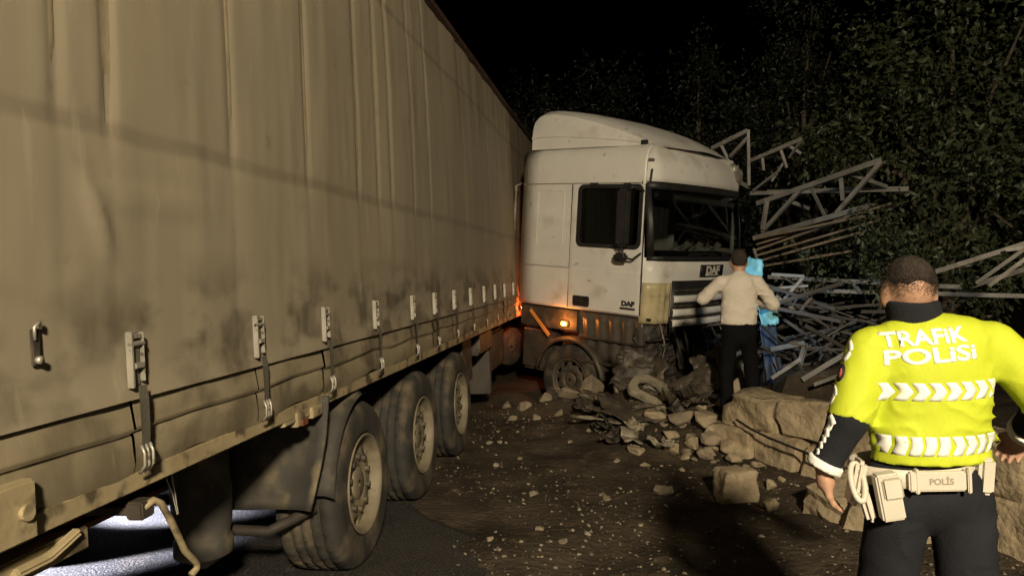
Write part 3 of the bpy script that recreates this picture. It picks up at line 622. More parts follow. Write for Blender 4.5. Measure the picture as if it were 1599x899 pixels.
# crushed bumper and radiator pack
b = MB(); P = []
for y in np.linspace(.06, CW-.06, 40):
    row = []
    for z in np.linspace(-.95, -.08, 20):
        q = front_pt(y, max(z, -.02), 0); n1 = mnoise.noise(Vector((y*2.2, z*2.4, 3))); n2 = mnoise.noise(Vector((y*6, z*6, 9)))
        row.append((q[0]-.14+.07*n1+.07*n2+.05*(round(n1*5)%2)-.22*max(0, -z-.55), q[1]+.05*n2, z+.03*n1))
    P.append(row)
b.grid(P); o = b.build('crushed_bumper', M['bumper_black'], TK, smooth=False, fix=False); s_ = o.modifiers.new('solid', 'SOLIDIFY'); s_.thickness = .02
rh = random.Random(3)
for k in range(9):
    y_ = .25+.22*k; p = Vector(front_pt(y_, -.1, -.02)); q = p+Vector((rh.uniform(-.05, .25), rh.uniform(-.15, .15), rh.uniform(-.75, -.35)))
    b = MB(); b.tube([p, p*.5+q*.5+Vector((rh.uniform(0, .12), rh.uniform(-.1, .1), 0)), q], rh.choice((.008, .012, .02)), 6); b.build('torn_hose', M['bumper_black'] if k % 3 else M['wreck_panel'], TK, smooth=True)
for k in range(5):
    y_ = .2+.35*k; p = Vector(front_pt(y_, -.35, -.03)); b = MB(); b.beam(p+Vector((0, -.2, rh.uniform(-.1, .1))), p+Vector((rh.uniform(-.05, .12), .3, rh.uniform(-.25, .1))), .07, .012); b.build('bent_bracket', M['dark_steel'], TK)
# amber side lamp and reflector strip
LP = MB(); LP.mm(.83, .97, -.005, .02, -.29, -.20); LO = LP.build('side_lamp', M['black_plastic'], TK, bevel=.01)
b = MB(); b.mm(.855, .945, -.03, -.006, -.27, -.215); b.build('lamp_lens', M['amber_glow'], LO, bevel=.01)
L = bpy.data.lights.new('lamp_light', 'POINT'); L.energy = 6; L.color = (1, .30, .05); L.shadow_soft_size = .03
o = link(bpy.data.objects.new('lamp_light', L), LO); o.location = (.90, -.10, -.24)
b = MB(); q = Matrix.Rotation(R(42), 3, 'Y'); b.box((.47, -.03, -.27), (.50, .012, .055), q); b.build('reflector_strip', M['amber_lit_plastic'], TK, bevel=.004)
# cab interior
b = MB(); b.grid([[front_pt(y, z, off) for (z, off) in ((.30, -.55), (.80, -.50), (.84, -.35), (.80, -.06), (.6, -.06))] for y in np.linspace(.16, CW-.16, 10)]); b.build('dashboard', M['black_plastic'], TK, smooth=True)
for y_ in (.55, 1.87):
    b = MB(); b.mm(.85, 1.40, y_-.25, y_+.25, .25, .48); b.mm(.78, .95, y_-.25, y_+.25, .48, 1.15); b.mm(.80, .92, y_-.14, y_+.14, 1.17, 1.38); b.mm(1.0, 1.2, y_-.15, y_+.15, -.03, .26); b.build('seat', M['seat_cloth'], TK, bevel=.05)
b = MB(); P = [(1.68+.10*math.sin(a)*.6, 1.87+.22*math.cos(a), .98+.22*math.sin(a)*.8) for a in np.linspace(0, 2*math.pi, 29)]; b.tube(P, .016, 6, cap=False); b.tube([(1.68, 1.65, .98), (1.68, 2.09, .98)], .014, 6); b.tube([(1.68, 1.87, .98), (1.85, 1.87, .8)], .03, 8); b.build('steering_wheel', M['black_plastic'], TK)
P = []
for x in np.linspace(1.10, 1.52, 22): P.append([(x+.08*(k-.5)*((x-1.1)/.42), .09+.025*math.sin(x*70), 1.64-.74*k) for k in np.linspace(0, 1, 6)])
b = MB(); b.grid(P); b.build('side_curtain', M['teal_curtain'], TK, smooth=True, fix=False)
P = []
for y in np.linspace(.12, .75, 24): P.append([(2.02+.025*math.sin(y*55), y, 1.62-.62*k) for k in np.linspace(0, 1, 4)])
b = MB(); b.grid(P); b.build('screen_curtain', M['seat_cloth'], TK, smooth=True, fix=False)
P = []
for y in np.linspace(.06, CW-.06, 40): P.append([(.35+.02*math.sin(y*35), y, 1.75-1.3*k) for k in np.linspace(0, 1, 4)])
b = MB(); b.grid(P); b.build('bunk_curtain', M['teal_curtain'], TK, smooth=True, fix=False)
for k, (y_, s_) in enumerate(((1.05, .16), (1.40, .14), (1.95, .13))):
    b = MB(); b.grid([[(2.0+.05*i+.02*math.sin(3*j+i), y_+s_*(j-1), .85+.05*math.sin(2*i+j*1.7)+.08*(i % 2)) for j in range(3)] for i in range(4)]); b.build('paper_sheet', M['paper'], TK, fix=False)
# ------------------------------------------------------------------ people: smooth implicit bodies turned into meshes
def surface_nets(D, org, h):
    ins = D < 0; nx, ny, nz = D.shape
    c = ins[:-1, :-1, :-1].astype(np.int8)*0
    cor = [(a, b_, c_) for a in (0, 1) for b_ in (0, 1) for c_ in (0, 1)]
    sl = lambda A, o: A[o[0]:nx-1+o[0], o[1]:ny-1+o[1], o[2]:nz-1+o[2]]
    cnt = sum(sl(ins, o).astype(np.int8) for o in cor); act = (cnt > 0) & (cnt < 8)
    acc = np.zeros(act.shape+(3,)); num = np.zeros(act.shape)
    for i in range(8):
        for j in range(i+1, 8):
            a, b_ = cor[i], cor[j]
            if sum(abs(a[k]-b_[k]) for k in range(3)) != 1: continue
            A = sl(D, a); B = sl(D, b_); m = (A < 0) != (B < 0)
            t = np.where(m, A/np.where(m, A-B, 1), 0)
            for k in range(3): acc[..., k] += np.where(m, a[k]+t*(b_[k]-a[k]), 0)
            num += m
    idx = -np.ones(act.shape, np.int64); idx[act] = np.arange(act.sum())
    g = np.argwhere(act); V = (g+acc[act]/num[act][:, None])*h+org
    F = []
    for ax in range(3):
        u, v = [(1, 2), (2, 0), (0, 1)][ax]
        A = ins; sA = [slice(None)]*3; sB = [slice(None)]*3; sA[ax] = slice(0, -1); sB[ax] = slice(1, None)
        e = A[tuple(sA)] != A[tuple(sB)]
        for p in np.argwhere(e):
            if p[u] < 1 or p[v] < 1 or p[u] > idx.shape[u]-1 or p[v] > idx.shape[v]-1: continue
            q = []
            for du, dv in ((-1, -1), (0, -1), (0, 0), (-1, 0)):
                w = p.copy(); w[u] += du; w[v] += dv; q.append(idx[tuple(w)])
            if min(q) < 0: continue
            F.append(tuple(q) if A[tuple(p)] else tuple(q[::-1]))
    return V, F
def smin(a, b_, k): hh = np.clip(.5+.5*(b_-a)/k, 0, 1); return b_*(1-hh)+a*hh-k*hh*(1-hh)
def sdf(prims, lo, hi, h, k=.03, cuts=(), folds=None):
    lo = np.array(lo); hi = np.array(hi); n = np.ceil((hi-lo)/h).astype(int)+1
    ax = [lo[i]+np.arange(n[i])*h for i in range(3)]; P = np.stack(np.meshgrid(*ax, indexing='ij'), -1)
    D = None
    for p in prims:
        if p[0] == 'c':                     # tapered capsule: a, b, ra, rb, optional y-flattening, optional flat end
            a, b_ = np.array(p[1], float), np.array(p[2], float); fl = p[5] if len(p) > 5 and p[5] else 1.0
            sc = np.array([1, 1/fl, 1]); Q = P*sc; a2 = a*sc; b2 = b_*sc; ab = b2-a2
            t = np.clip(((Q-a2)@ab)/(ab@ab), 0, 1); d = np.linalg.norm(Q-a2-t[..., None]*ab, axis=-1)-(p[3]+(p[4]-p[3])*t)
            d = d*min(1, fl*1.0 if fl < 1 else 1)
            if len(p) > 6 and p[6]:
                dr = (b_-a)/np.linalg.norm(b_-a); d = np.maximum(d, (P-b_)@dr)
        else:                               # ellipsoid: centre, radii
            q = (P-np.array(p[1]))/np.array(p[2]); r_ = np.linalg.norm(q, axis=-1); d = (r_-1)*min(p[2])
        D = d if D is None else smin(D, d, k)
    if folds is not None: D = D+folds(P)
    for (pt, nrm) in cuts: D = np.maximum(D, (P-np.array(pt, float))@np.array(nrm, float))
    return surface_nets(D, lo, h)
def hand(wr, palm, fing, side, curl=.35, s=1.0):
    """finger capsules from wrist along direction palm; side = thumb direction"""
    wr = np.array(wr, float); d = np.array(palm, float); d /= np.linalg.norm(d); t = np.array(side, float); t -= d*(t@d); t /= np.linalg.norm(t); n = np.cross(d, t)
    n = n if n@np.array(fing, float) > 0 else -n
    pr = [('c', wr, wr+d*.05*s, .026*s, .03*s)]
    for i, o in enumerate((.030, .010, -.010, -.028)): pr.append(('c', wr+d*.04*s+t*o*.55*s, wr+d*.088*s+t*o*s, .017*s, .0125*s))
    for i, (o, ln) in enumerate(((.030, .070), (.010, .080), (-.010, .074), (-.029, .058))):
        b0 = wr+d*.088*s+t*o*s; b1 = b0+(d*math.cos(curl)+n*math.sin(curl))*ln*.5*s+t*o*.12*s; b2 = b1+(d*math.cos(curl*2.2)+n*math.sin(curl*2.2))*ln*.5*s
        pr += [('c', b0, b1, .0095*s, .0088*s), ('c', b1, b2, .0088*s, .0072*s)]
    b0 = wr+d*.03*s+t*.026*s; b1 = b0+(d*.75+t*.55+n*.2)*.045*s; b2 = b1+(d*.95+t*.1+n*.35)*.032*s
    pr += [('c', b0, b1, .0135*s, .0105*s), ('c', b1, b2, .0105*s, .0085*s)]
    return pr
def head_prims(c, s=1.0):
    c = np.array(c, float)
    return [('e', c+np.array((0, -.012, .025))*s, np.array((.077, .098, .10))*s), ('e', c+np.array((0, .03, -.045))*s, np.array((.06, .068, .075))*s), ('c', c+np.array((0, .092, .012))*s, c+np.array((0, .112, -.022))*s, .010*s, .014*s),
            ('c', c+np.array((-.025, .085, -.06))*s, c+np.array((.025, .085, -.06))*s, .010*s, .010*s), ('c', c+np.array((-.035, .078, .03))*s, c+np.array((.035, .078, .03))*s, .015*s, .015*s),
            ('e', c+np.array((-.084, -.008, -.012))*s, np.array((.012, .022, .034))*s), ('e', c+np.array((.084, -.008, -.012))*s, np.array((.012, .022, .034))*s)]
def join(*parts):
    V = []; F = []
    for v, f in parts:
        n = len(V); V += [tuple(q) for q in v]; F += [tuple(i+n for i in q) for q in f]
    return V, F
def fold_fn(amp, seed, fx=14., fz=22.):
    def f(P):
        x, y, z = P[..., 0], P[..., 1], P[..., 2]
        return amp*(.6*np.sin(fx*x+9*z+2.3*np.sin(fz*.45*z+seed)+seed)*np.sin(fz*z*.6+5*x+seed*2)+.5*np.sin(fz*z+6*np.sin(7*x+seed)+seed)*np.sin(5*x+3*y+seed)**2)
    return f
def crease(P, seed, amp, kx=5., kz=10.):
    """sharp cloth creases: ridged waves whose direction and strength wander"""
    x, y, z = P[..., 0], P[..., 1], P[..., 2]
    w = fbm(x[:, 0, :]*1.0+seed, z[:, 0, :], 5., 3, int(seed*10))[:, None, :]
    m = np.clip(.5+2.2*fbm(x[:, 0, :]+seed*3, z[:, 0, :], 3.2, 2, int(seed*7)+3)[:, None, :], 0, 1)
    a = 1-np.abs(np.sin(math.pi*(kz*z+kx*np.abs(x)*.9+1.6*w+.4*y*5)))
    b_ = 1-np.abs(np.sin(math.pi*(kz*.55*z-kx*1.5*x+1.9*w+.3)))
    return -amp*(a**3*m+.7*b_**3*(1-m)*np.clip(np.abs(x)*9, .25, 1))
def project(V2, origin, ux, uz, ddir, bvh, off=.0016):
    """wrap flat outline points (u,v) on to the cloth along ddir"""
    o = Vector(origin); ux = Vector(ux); uz = Vector(uz); ddir = Vector(ddir).normalized(); out = []
    for (u_, v_) in V2:
        p = o+ux*u_+uz*v_; hit = bvh.ray_cast(p, ddir)
        out.append(hit[0]-ddir*off if hit[0] is not None else None)
    good = [q for q in out if q is not None]
    return [q if q is not None else None for q in out], len(good) == len(out)
def chevron(w, h, slant, n=6):
    """parallel-sided arrow outline as a strip of quads, two columns"""
    L = []; 
    for k in range(n+1):
        v = -h/2+h*k/n; xo = slant*(1-abs(2*k/n-1)); L.append([(xo-w/2, v), (xo, v), (xo+w/2, v)])
    V = [p for r in L for p in r]; F = []
    for k in range(n):
        for j in range(2): F.append((k*3+j, k*3+j+1, k*3+j+4, k*3+j+3))
    return V, F

# --- traffic policeman, seen from behind
PO = thing('person', 'person in yellow reflective vest and dark trousers walking with arms slightly out', 'person', (1.395, 2.52, 0), (0, 0, R(-7)), 'people at the crash')
sh_l, el_l, wr_l = (-.195, 0, 1.53), (-.268, -.035, 1.30), (-.345, -.02, 1.125)
sh_r, el_r, wr_r = (.195, 0, 1.55), (.36, -.02, 1.37), (.40, .20, 1.22)
body = head_prims((-.065, .03, 1.712), .95)+[('c', (-.05, .0, 1.5), (-.065, .015, 1.66), .055, .05), ('c', (0, 0, 1.1), (0, 0, 1.40), .13, .14, .6), ('c', (-.13, 0, 1.48), (.13, 0, 1.48), .045, .045),
        ('c', sh_l, el_l, .038, .035), ('c', el_l, wr_l, .036, .029), ('c', sh_r, el_r, .038, .035), ('c', el_r, wr_r, .036, .029),
        ('c', (-.09, 0, .95), (-.145, .06, .5), .075, .05), ('c', (-.145, .06, .5), (-.15, .02, .1), .05, .04), ('c', (.09, 0, .95), (.135, -.04, .5), .075, .05), ('c', (.135, -.04, .5), (.135, -.16, .1), .05, .04)]
bv_ = sdf(body, (-.5, -.3, 0), (.55, .4, 1.88), .013, .03)
hl = sdf(hand(wr_l, (.18, .10, -.9), (.6, .3, 0), (.1, 1, 0), .30), (-.45, -.1, .88), (-.22, .25, 1.17), .0045, .010)
hr = sdf(hand(wr_r, (.0, .7, -.6), (-1, 0, -.3), (-.7, .2, .4), .5), (.25, .12, 1.0), (.55, .45, 1.3), .0055, .010)
hd = sdf(head_prims((-.065, .03, 1.712), .95)+[('c', (-.055, .0, 1.55), (-.065, .015, 1.66), .055, .05)], (-.205, -.16, 1.54), (.075, .2, 1.87), .006, .022)
V, F = join(bv_, hl, hr, hd)
BO = mesh_obj('body', V, F, M['skin'], PO)
ha = sdf([('e', (-.065, .0145, 1.757), (.0728, .0868, .0840))], (-.18, -.14, 1.6), (.06, .16, 1.88), .005, .02, cuts=[((0, .085, 1.76), (0, .8, -.6))], folds=lambda P: .0012*np.sin(90*P[..., 0]+40*P[..., 2])*np.sin(80*P[..., 1]))
mesh_obj('hair', *ha, M['hair'], PO)
def stubble(head, hairm, parent, zlo, zhi, n, ln, seed, yc=.03):
    rg = np.random.default_rng(seed); V_ = np.array(head[0]); F_ = np.array(head[1]); c_ = V_[F_].mean(1); a_ = V_[F_[:, 0]]
    nr_ = np.cross(V_[F_[:, 1]]-V_[F_[:, 0]], V_[F_[:, 2]]-V_[F_[:, 0]]); nr_ /= np.linalg.norm(nr_, axis=1)[:, None]+1e-9
    zz = c_[:, 2]-np.clip(c_[:, 1]-yc, 0, 1)*.9
    w_ = np.clip((zz-zlo)/(zhi-zlo), 0, 1)*(c_[:, 1] < yc+.065)*(np.abs(c_[:, 0]+.065) < .082); k_ = rg.choice(len(c_), n, p=w_/w_.sum())
    p_ = c_[k_]+rg.standard_normal((n, 3))*.003; d_ = nr_[k_]*.7+rg.standard_normal((n, 3))*.35+np.array([0, -.1, -.3]); d_ /= np.linalg.norm(d_, axis=1)[:, None]
    s_ = np.cross(d_, rg.standard_normal((n, 3))); s_ /= np.linalg.norm(s_, axis=1)[:, None]; l_ = ln*(.5+rg.random((n, 1)))
    V2 = np.stack([p_-s_*.0006, p_+s_*.0006, p_+d_*l_], 1).reshape(-1, 3)
    tag(mesh_obj('short_hair', V2, [(3*i, 3*i+1, 3*i+2) for i in range(n)], hairm, parent, smooth=False), kind='stuff')
stubble(hd, M['hair'], PO, 1.705, 1.765, 18000, .008, 3)
# jacket with short wide sleeves
sl_l = tuple(np.array(sh_l)+(np.array(el_l)-np.array(sh_l))*1.02); sl_r = tuple(np.array(sh_r)+(np.array(el_r)-np.array(sh_r))*.92)
jk = [('c', (0, 0, 1.10), (0, 0, 1.22), .188, .172, .66), ('c', (0, 0, 1.22), (0, -.01, 1.46), .172, .186, .66), ('c', (-.15, 0, 1.535), (.15, 0, 1.545), .067, .067), ('c', (-.10, -.012, 1.55), (.10, -.012, 1.555), .078, .078),
      ('c', sh_l, sl_l, .070, .070, None, True), ('c', sh_r, sl_r, .072, .082, None, True)]
ff = fold_fn(.0085, 1.3)
jv, jf = sdf(jk, (-.42, -.24, 1.07), (.5, .24, 1.68), .008, .032, cuts=[((0, 0, 1.165), (.05, 0, -1))], folds=lambda P: .7*ff(P)+crease(P, 1.7, .010)*(.55+.9*np.clip((1.42-P[..., 2])/.18, 0, 1)))
JK = mesh_obj('vest', jv, jf, M['hivis'], PO)
bvh = BVHTree.FromPolygons([tuple(v) for v in jv], jf)
uz = math.cos(R(5)), math.sin(R(5))
def on_back(name, V2, F2, cx_, cz_, rot, m=M['reflective'], parent=JK, bv=bvh, ux=(1, 0, 0), dd=(0, 1, 0), yo=-.6):
    c, s = math.cos(R(rot)), math.sin(R(rot)); ux = Vector(ux)
    pts, ok = project([(u_*c-v_*s, u_*s+v_*c) for (u_, v_) in V2], Vector((0, 0, cz_))+ux*cx_+Vector(dd)*yo, ux, (0, 0, 1), dd, bv)
    keep = [f for f in F2 if all(pts[i] is not None for i in f)]
    if not keep: return None
    used = sorted({i for f in keep for i in f}); mp = {i: k for k, i in enumerate(used)}
    o = mesh_obj(name, [pts[i] for i in used], [tuple(mp[i] for i in f) for f in keep], m, parent, smooth=True)
    s_ = o.modifiers.new('solid', 'SOLIDIFY'); s_.thickness = .0004; s_.offset = 1
    return o
for txt, cxx, cz, sz in (('TRAFiK', -.062, 1.575, .066), ('POLiSi', -.044, 1.519, .066)):
    V, F = text_mesh(txt, sz, .0023, 2); wd = V[:, 0].max()-V[:, 0].min(); k = .252/wd if txt[0] == 'T' else .270/wd
    on_back('lettering', [(v[0]*k, v[1]) for v in V], F, cxx, cz, 6.5)
for row, (cz, n, w0_, h_, x0, x1, rot) in enumerate(((1.408, 8, .034, .058, -.178, .150, 3.6), (1.232, 9, .032, .062, -.170, .155, 3.2))):
    for k in range(n):
        u_ = x0+(x1-x0)*k/(n-1)
        V2, F2 = chevron(w0_, h_, .020 if row == 0 else (.016 if k > 4 else .007))
        if row == 1 and k <= 4: V2 = [(a+.12*b_, b_) for a, b_ in V2]
        on_back('reflective_chevron', V2, F2, u_, cz+math.tan(R(rot))*u_, 2)
# patches down the left sleeve
for (z_, u_, rot) in ((1.540, -.148, 35), (1.507, -.152, -35), (1.390, -.172, 35), (1.362, -.180, -35)):
    V2, F2 = chevron(.020, .036, .004); on_back('reflective_patch', V2, F2, u_, z_, rot, ux=(.62, -.78, 0), dd=(.78, .62, 0), yo=-.7)
V2 = [(0, 0)]+[(.021*math.cos(a), .030*math.sin(a)) for a in np.linspace(0, 2*math.pi, 17)[:-1]]; F2 = [(0, k, k % 16+1) for k in range(1, 17)]
on_back('arm_badge', V2, F2, -.160, 1.452, 0, m=M['badge'], ux=(.62, -.78, 0), dd=(.78, .62, 0), yo=-.7)
on_back('arm_badge_emblem', [(a*.5, b_*.5) for a, b_ in V2], F2, -.160, 1.452, 0, m=M['badge_red'], ux=(.62, -.78, 0), dd=(.78, .62, 0), yo=-.7).location = (-.003, -.003, 0)
co = sdf([('c', (-.045, .012, 1.60), (-.06, .014, 1.70), .082, .084), ('c', (-.03, .012, 1.60), (.13, .008, 1.588), .046, .04)], (-.2, -.16, 1.5), (.24, .16, 1.76), .008, .03, cuts=[((0, 0, 1.692), (0, -.1, 1))], folds=fold_fn(.004, 4))
mesh_obj('collar', *co, M['navy_cloth'], PO)
for (a, b_, nm) in ((el_l, wr_l, 'l'), (el_r, wr_r, 'r')):
    a = np.array(a, float); b_ = np.array(b_, float); d = b_-a; sh = np.array(sh_l if nm == 'l' else sh_r)
    lo = np.minimum(np.minimum(a, b_), sh)-.11; hi = np.maximum(np.maximum(a, b_), sh)+.11
    sv = sdf([('c', sh+(a-sh)*.5, a, .050, .058), ('c', a, a+d*.93, .060, .05, None, True)], lo, hi, .0085, .03, folds=fold_fn(.004, 2.))
    SV = mesh_obj('sleeve', *sv, M['navy_cloth'], PO)
    cf = sdf([('c', a+d*.80, a+d*1.0, .062, .060, None, True)], lo, hi, .007, .01, cuts=[(a+d*.84, -d/np.linalg.norm(d))])
    mesh_obj('cuff', *cf, M['reflective'], PO)
    if nm == 'l':
        sb = BVHTree.FromPolygons([tuple(v) for v in sv[0]], sv[1])
        for k in range(6):
            t = .02+.125*k; p = a+d*t; V2, F2 = chevron(.026-.002*k, .034-.003*k, .003)
            q = Vector((.70, -.714, 0)); uu_ = Vector(p).dot(q)
            on_back('reflective_patch', V2, F2, uu_-.026, p[2], (35 if k % 2 == 0 else -30) if k < 2 else 15, parent=SV, bv=sb, ux=q, dd=(.714, .70, 0), yo=-.7)
tr = sdf([('c', (-.05, 0, 1.12), (.05, 0, 1.12), .142, .142, .74), ('c', (-.05, 0, 1.05), (.05, -.01, 1.05), .135, .135, .8), ('c', (-.095, -.01, 1.02), (-.145, .06, .5), .100, .082), ('c', (-.145, .06, .5), (-.15, .02, .09), .080, .075, None, True),
          ('c', (.095, -.01, 1.02), (.135, -.04, .5), .100, .082), ('c', (.135, -.04, .5), (.135, -.16, .09), .080, .075, None, True)], (-.3, -.32, .05), (.3, .24, 1.2), .011, .012, folds=lambda P: fold_fn(.004, 5.)(P)+crease(P, 2.3, .012, 3., 6.), cuts=[((0, 0, 1.15), (0, 0, 1))])
mesh_obj('trousers', *tr, M['navy_cloth'], PO)
for c_ in ((-.15, .02), (.135, -.16)):
    bt = sdf([('c', (c_[0], c_[1], .15), (c_[0], c_[1], .05), .055, .05), ('c', (c_[0], c_[1]-.04, .045), (c_[0], c_[1]+.17, .04), .045, .04)], (c_[0]-.1, c_[1]-.12, -.01), (c_[0]+.1, c_[1]+.25, .22), .012, .03, cuts=[((0, 0, 0), (0, 0, -1))])
    mesh_obj('boot', *bt, M['black_cloth'], PO)
b = MB(); P = []
for a in np.linspace(0, 2*math.pi, 49): P.append([(.190*math.cos(a)*q, .146*math.sin(a)*q, z) for (z, q) in ((1.102, 1.0), (1.105, 1.03), (1.158, 1.03), (1.162, 1.0))])
b.grid(P); BT = b.build('belt', M['belt_white'], PO, smooth=True, fix=True); BT.rotation_euler = (0, R(-3), 0)
b = MB(); b.box((.02, -.154, 1.13), (.17, .02, .062)); b.build('belt_panel', M['belt_white'], BT, bevel=.005)
V, F = text_mesh('POLİS', .027, .0008); mesh_obj('lettering', [(.03+v[0], -.1652, 1.13+v[1]) for v in V], F, M['polis_print'], BT, smooth=False)
for x_ in (-.046, .108): b = MB(); b.mm(x_, x_+.012, -.166, -.143, 1.092, 1.17); b.build('belt_loop', M['belt_white'], BT, bevel=.003)
b = MB(); b.box((-.125, -.150, 1.085), (.07, .05, .15), Matrix.Rotation(R(-8), 3, 'Y')); b.box((-.12, -.178, 1.115), (.06, .012, .07), Matrix.Rotation(R(-8), 3, 'Y')); b.build('pouch', M['belt_white'], BT, bevel=.012)
b = MB(); b.box((-.198, -.07, 1.11), (.036, .08, .15), Matrix.Rotation(R(12), 3, 'Y')); b.box((-.180, -.11, 1.045), (.03, .05, .11), Matrix.Rotation(R(-14), 3, 'Y')); b.build('holster', M['belt_white'], BT, bevel=.012)
b = MB(); P = [(-.205+.02*math.cos(a), -.112+.03*math.sin(a), 1.12+.055*math.sin(a)) for a in np.linspace(0, 6.28, 20)]; b.tube(P, .010, 6, cap=False); b.build('holster_strap', M['belt_white'], BT, smooth=True)
b = MB(); b.box((.195, -.06, 1.125), (.05, .09, .12), Matrix.Rotation(R(6), 3, 'Y')); b.build('pouch', M['belt_white'], BT, bevel=.012)

# --- second man, pale shirt, hands in front
P2 = thing('person', 'person in pale shirt and black trousers standing behind the broken wall', 'person', (2.33, 7.78, .26), (0, 0, R(-8)), 'people at the crash')
zo = .0
sl, el, wl = (-.18, 0, 1.40), (-.355, .06, 1.22), (-.27, .30, 1.27)
sr, er, wr = (.18, 0, 1.40), (.345, .04, 1.16), (.10, .32, 1.22)
body = head_prims((-.0, .05, 1.60), .98)+[('c', (0, 0, 1.4), (0, .025, 1.54), .06, .056), ('c', (0, 0, 1.0), (0, 0, 1.32), .13, .15, .62), ('c', (-.14, 0, 1.39), (.14, 0, 1.39), .055, .055), ('c', sl, el, .046, .04), ('c', el, wl, .04, .028), ('c', sr, er, .046, .04), ('c', er, wr, .04, .028),
        ('c', (-.085, 0, .9), (-.12, .0, .48), .08, .055), ('c', (-.12, 0, .48), (-.12, -.06, .08), .053, .04), ('c', (.085, 0, .9), (.14, .05, .48), .08, .055), ('c', (.14, .05, .48), (.17, .08, .08), .053, .04)]
V, F = join(sdf(body, (-.46, -.25, 0), (.46, .45, 1.76), .014, .03), sdf(hand(wl, (.15, .8, .3), (.5, .2, -.3), (0, -.2, 1), .4), (-.4, .2, 1.15), (-.1, .55, 1.5), .0055, .01), sdf(hand(wr, (-.5, .6, .3), (-.5, .2, .3), (0, -.2, 1), .5), (-.1, .2, 1.1), (.25, .55, 1.42), .0055, .01))
mesh_obj('body', V, F, M['skin'], P2)
mesh_obj('hair', *sdf([('e', (0, .03, 1.632), (.084, .106, .104))], (-.12, -.12, 1.48), (.12, .18, 1.77), .008, .02, cuts=[((0, .09, 1.63), (0, .75, -.66)), ((0, 0, 1.565), (0, .25, -1))], folds=lambda P: .003*np.sin(80*P[..., 0]+30*P[..., 2])*np.sin(70*P[..., 1])), M['hair'], P2)
mesh_obj('shirt', *sdf([('c', (0, 0, .985), (0, 0, 1.12), .178, .172, .68), ('c', (0, 0, 1.12), (0, -.01, 1.32), .172, .178, .66), ('c', (-.14, 0, 1.41), (.14, 0, 1.41), .052, .052), ('c', (0, .005, 1.42), (0, .015, 1.475), .06, .056), ('c', sl, el, .064, .062), ('c', el, tuple(np.array(el)+(np.array(wl)-np.array(el))*.85), .060, .046), ('c', sr, er, .064, .062), ('c', er, tuple(np.array(er)+(np.array(wr)-np.array(er))*.85), .060, .046)], (-.46, -.22, .9), (.46, .45, 1.52), .010, .026, cuts=[((0, 0, .96), (0, 0, -1))], folds=lambda P: fold_fn(.005, 2.2)(P)+crease(P, 3.1, .011, 4., 9.)), M['shirt'], P2)
mesh_obj('trousers', *sdf([('c', (-.03, 0, 1.0), (.03, 0, 1.0), .14, .14, .74), ('c', (0, 0, .95), (0, -.01, .86), .145, .14, .8), ('c', (-.08, 0, .88), (-.12, 0, .48), .092, .072), ('c', (-.12, 0, .48), (-.12, -.06, .07), .072, .068, None, True), ('c', (.08, 0, .88), (.14, .05, .48), .092, .072), ('c', (.14, .05, .48), (.17, .08, .07), .072, .068, None, True)], (-.28, -.2, .04), (.32, .22, 1.06), .014, .03, folds=fold_fn(.006, 3.), cuts=[((0, 0, 1.0), (0, 0, 1))]), M['black_cloth'], P2)
for c_ in ((-.12, -.06), (.17, .08)): mesh_obj('shoe', *sdf([('c', (c_[0], c_[1], .13), (c_[0], c_[1], .05), .048, .045), ('c', (c_[0], c_[1]-.03, .04), (c_[0], c_[1]+.17, .035), .042, .036)], (c_[0]-.1, c_[1]-.1, -.02), (c_[0]+.1, c_[1]+.24, .2), .012, .03, cuts=[((0, 0, 0), (0, 0, -1))]), M['black_cloth'], P2)
b = MB(); P = []
for a in np.linspace(0, 2*math.pi, 33): P.append([(.158*math.cos(a)*q, .112*math.sin(a)*q, z) for (z, q) in ((.955, .98), (.958, 1.0), (.988, 1.0), (.99, .98))])
b.grid(P); b.build('belt', M['black_plastic'], P2, smooth=True)
mesh_obj('shirt_collar', *sdf([('c', (0, .01, 1.45), (0, .022, 1.50), .070, .060)], (-.12, -.1, 1.4), (.12, .14, 1.58), .009, .02, cuts=[((0, 0, 1.50), (0, -.1, 1)), ((0, 0, 1.45), (0, 0, -1))]), M['shirt'], P2)
# assumed phone in his hands, its torch added to throw cold light forward
pm = P2.matrix_basis
pp = pm @ Vector((.03, .41, 1.28)); PH = thing('assumed_phone', 'assumed lit mobile phone, out of view, held in front of the man in the pale shirt', 'phone', pp, (R(-20), 0, R(-8)))
b = MB(); b.mm(-.038, .038, -.004, .004, -.075, .075); b.build('case', M['black_plastic'], PH, bevel=.003)
b = MB(); b.tube([(.02, .0045, .05), (.02, .006, .05)], .006, 10); b.build('torch', M['cold_glow'], PH)
L = bpy.data.lights.new('torch_light', 'SPOT'); L.energy = 38; L.color = (.55, .78, 1); L.shadow_soft_size = .02; L.spot_size = R(84); L.spot_blend = .6
o = link(bpy.data.objects.new('torch_light', L), PH); o.location = (.02, .03, .05); o.rotation_euler = (R(96), 0, R(-35))
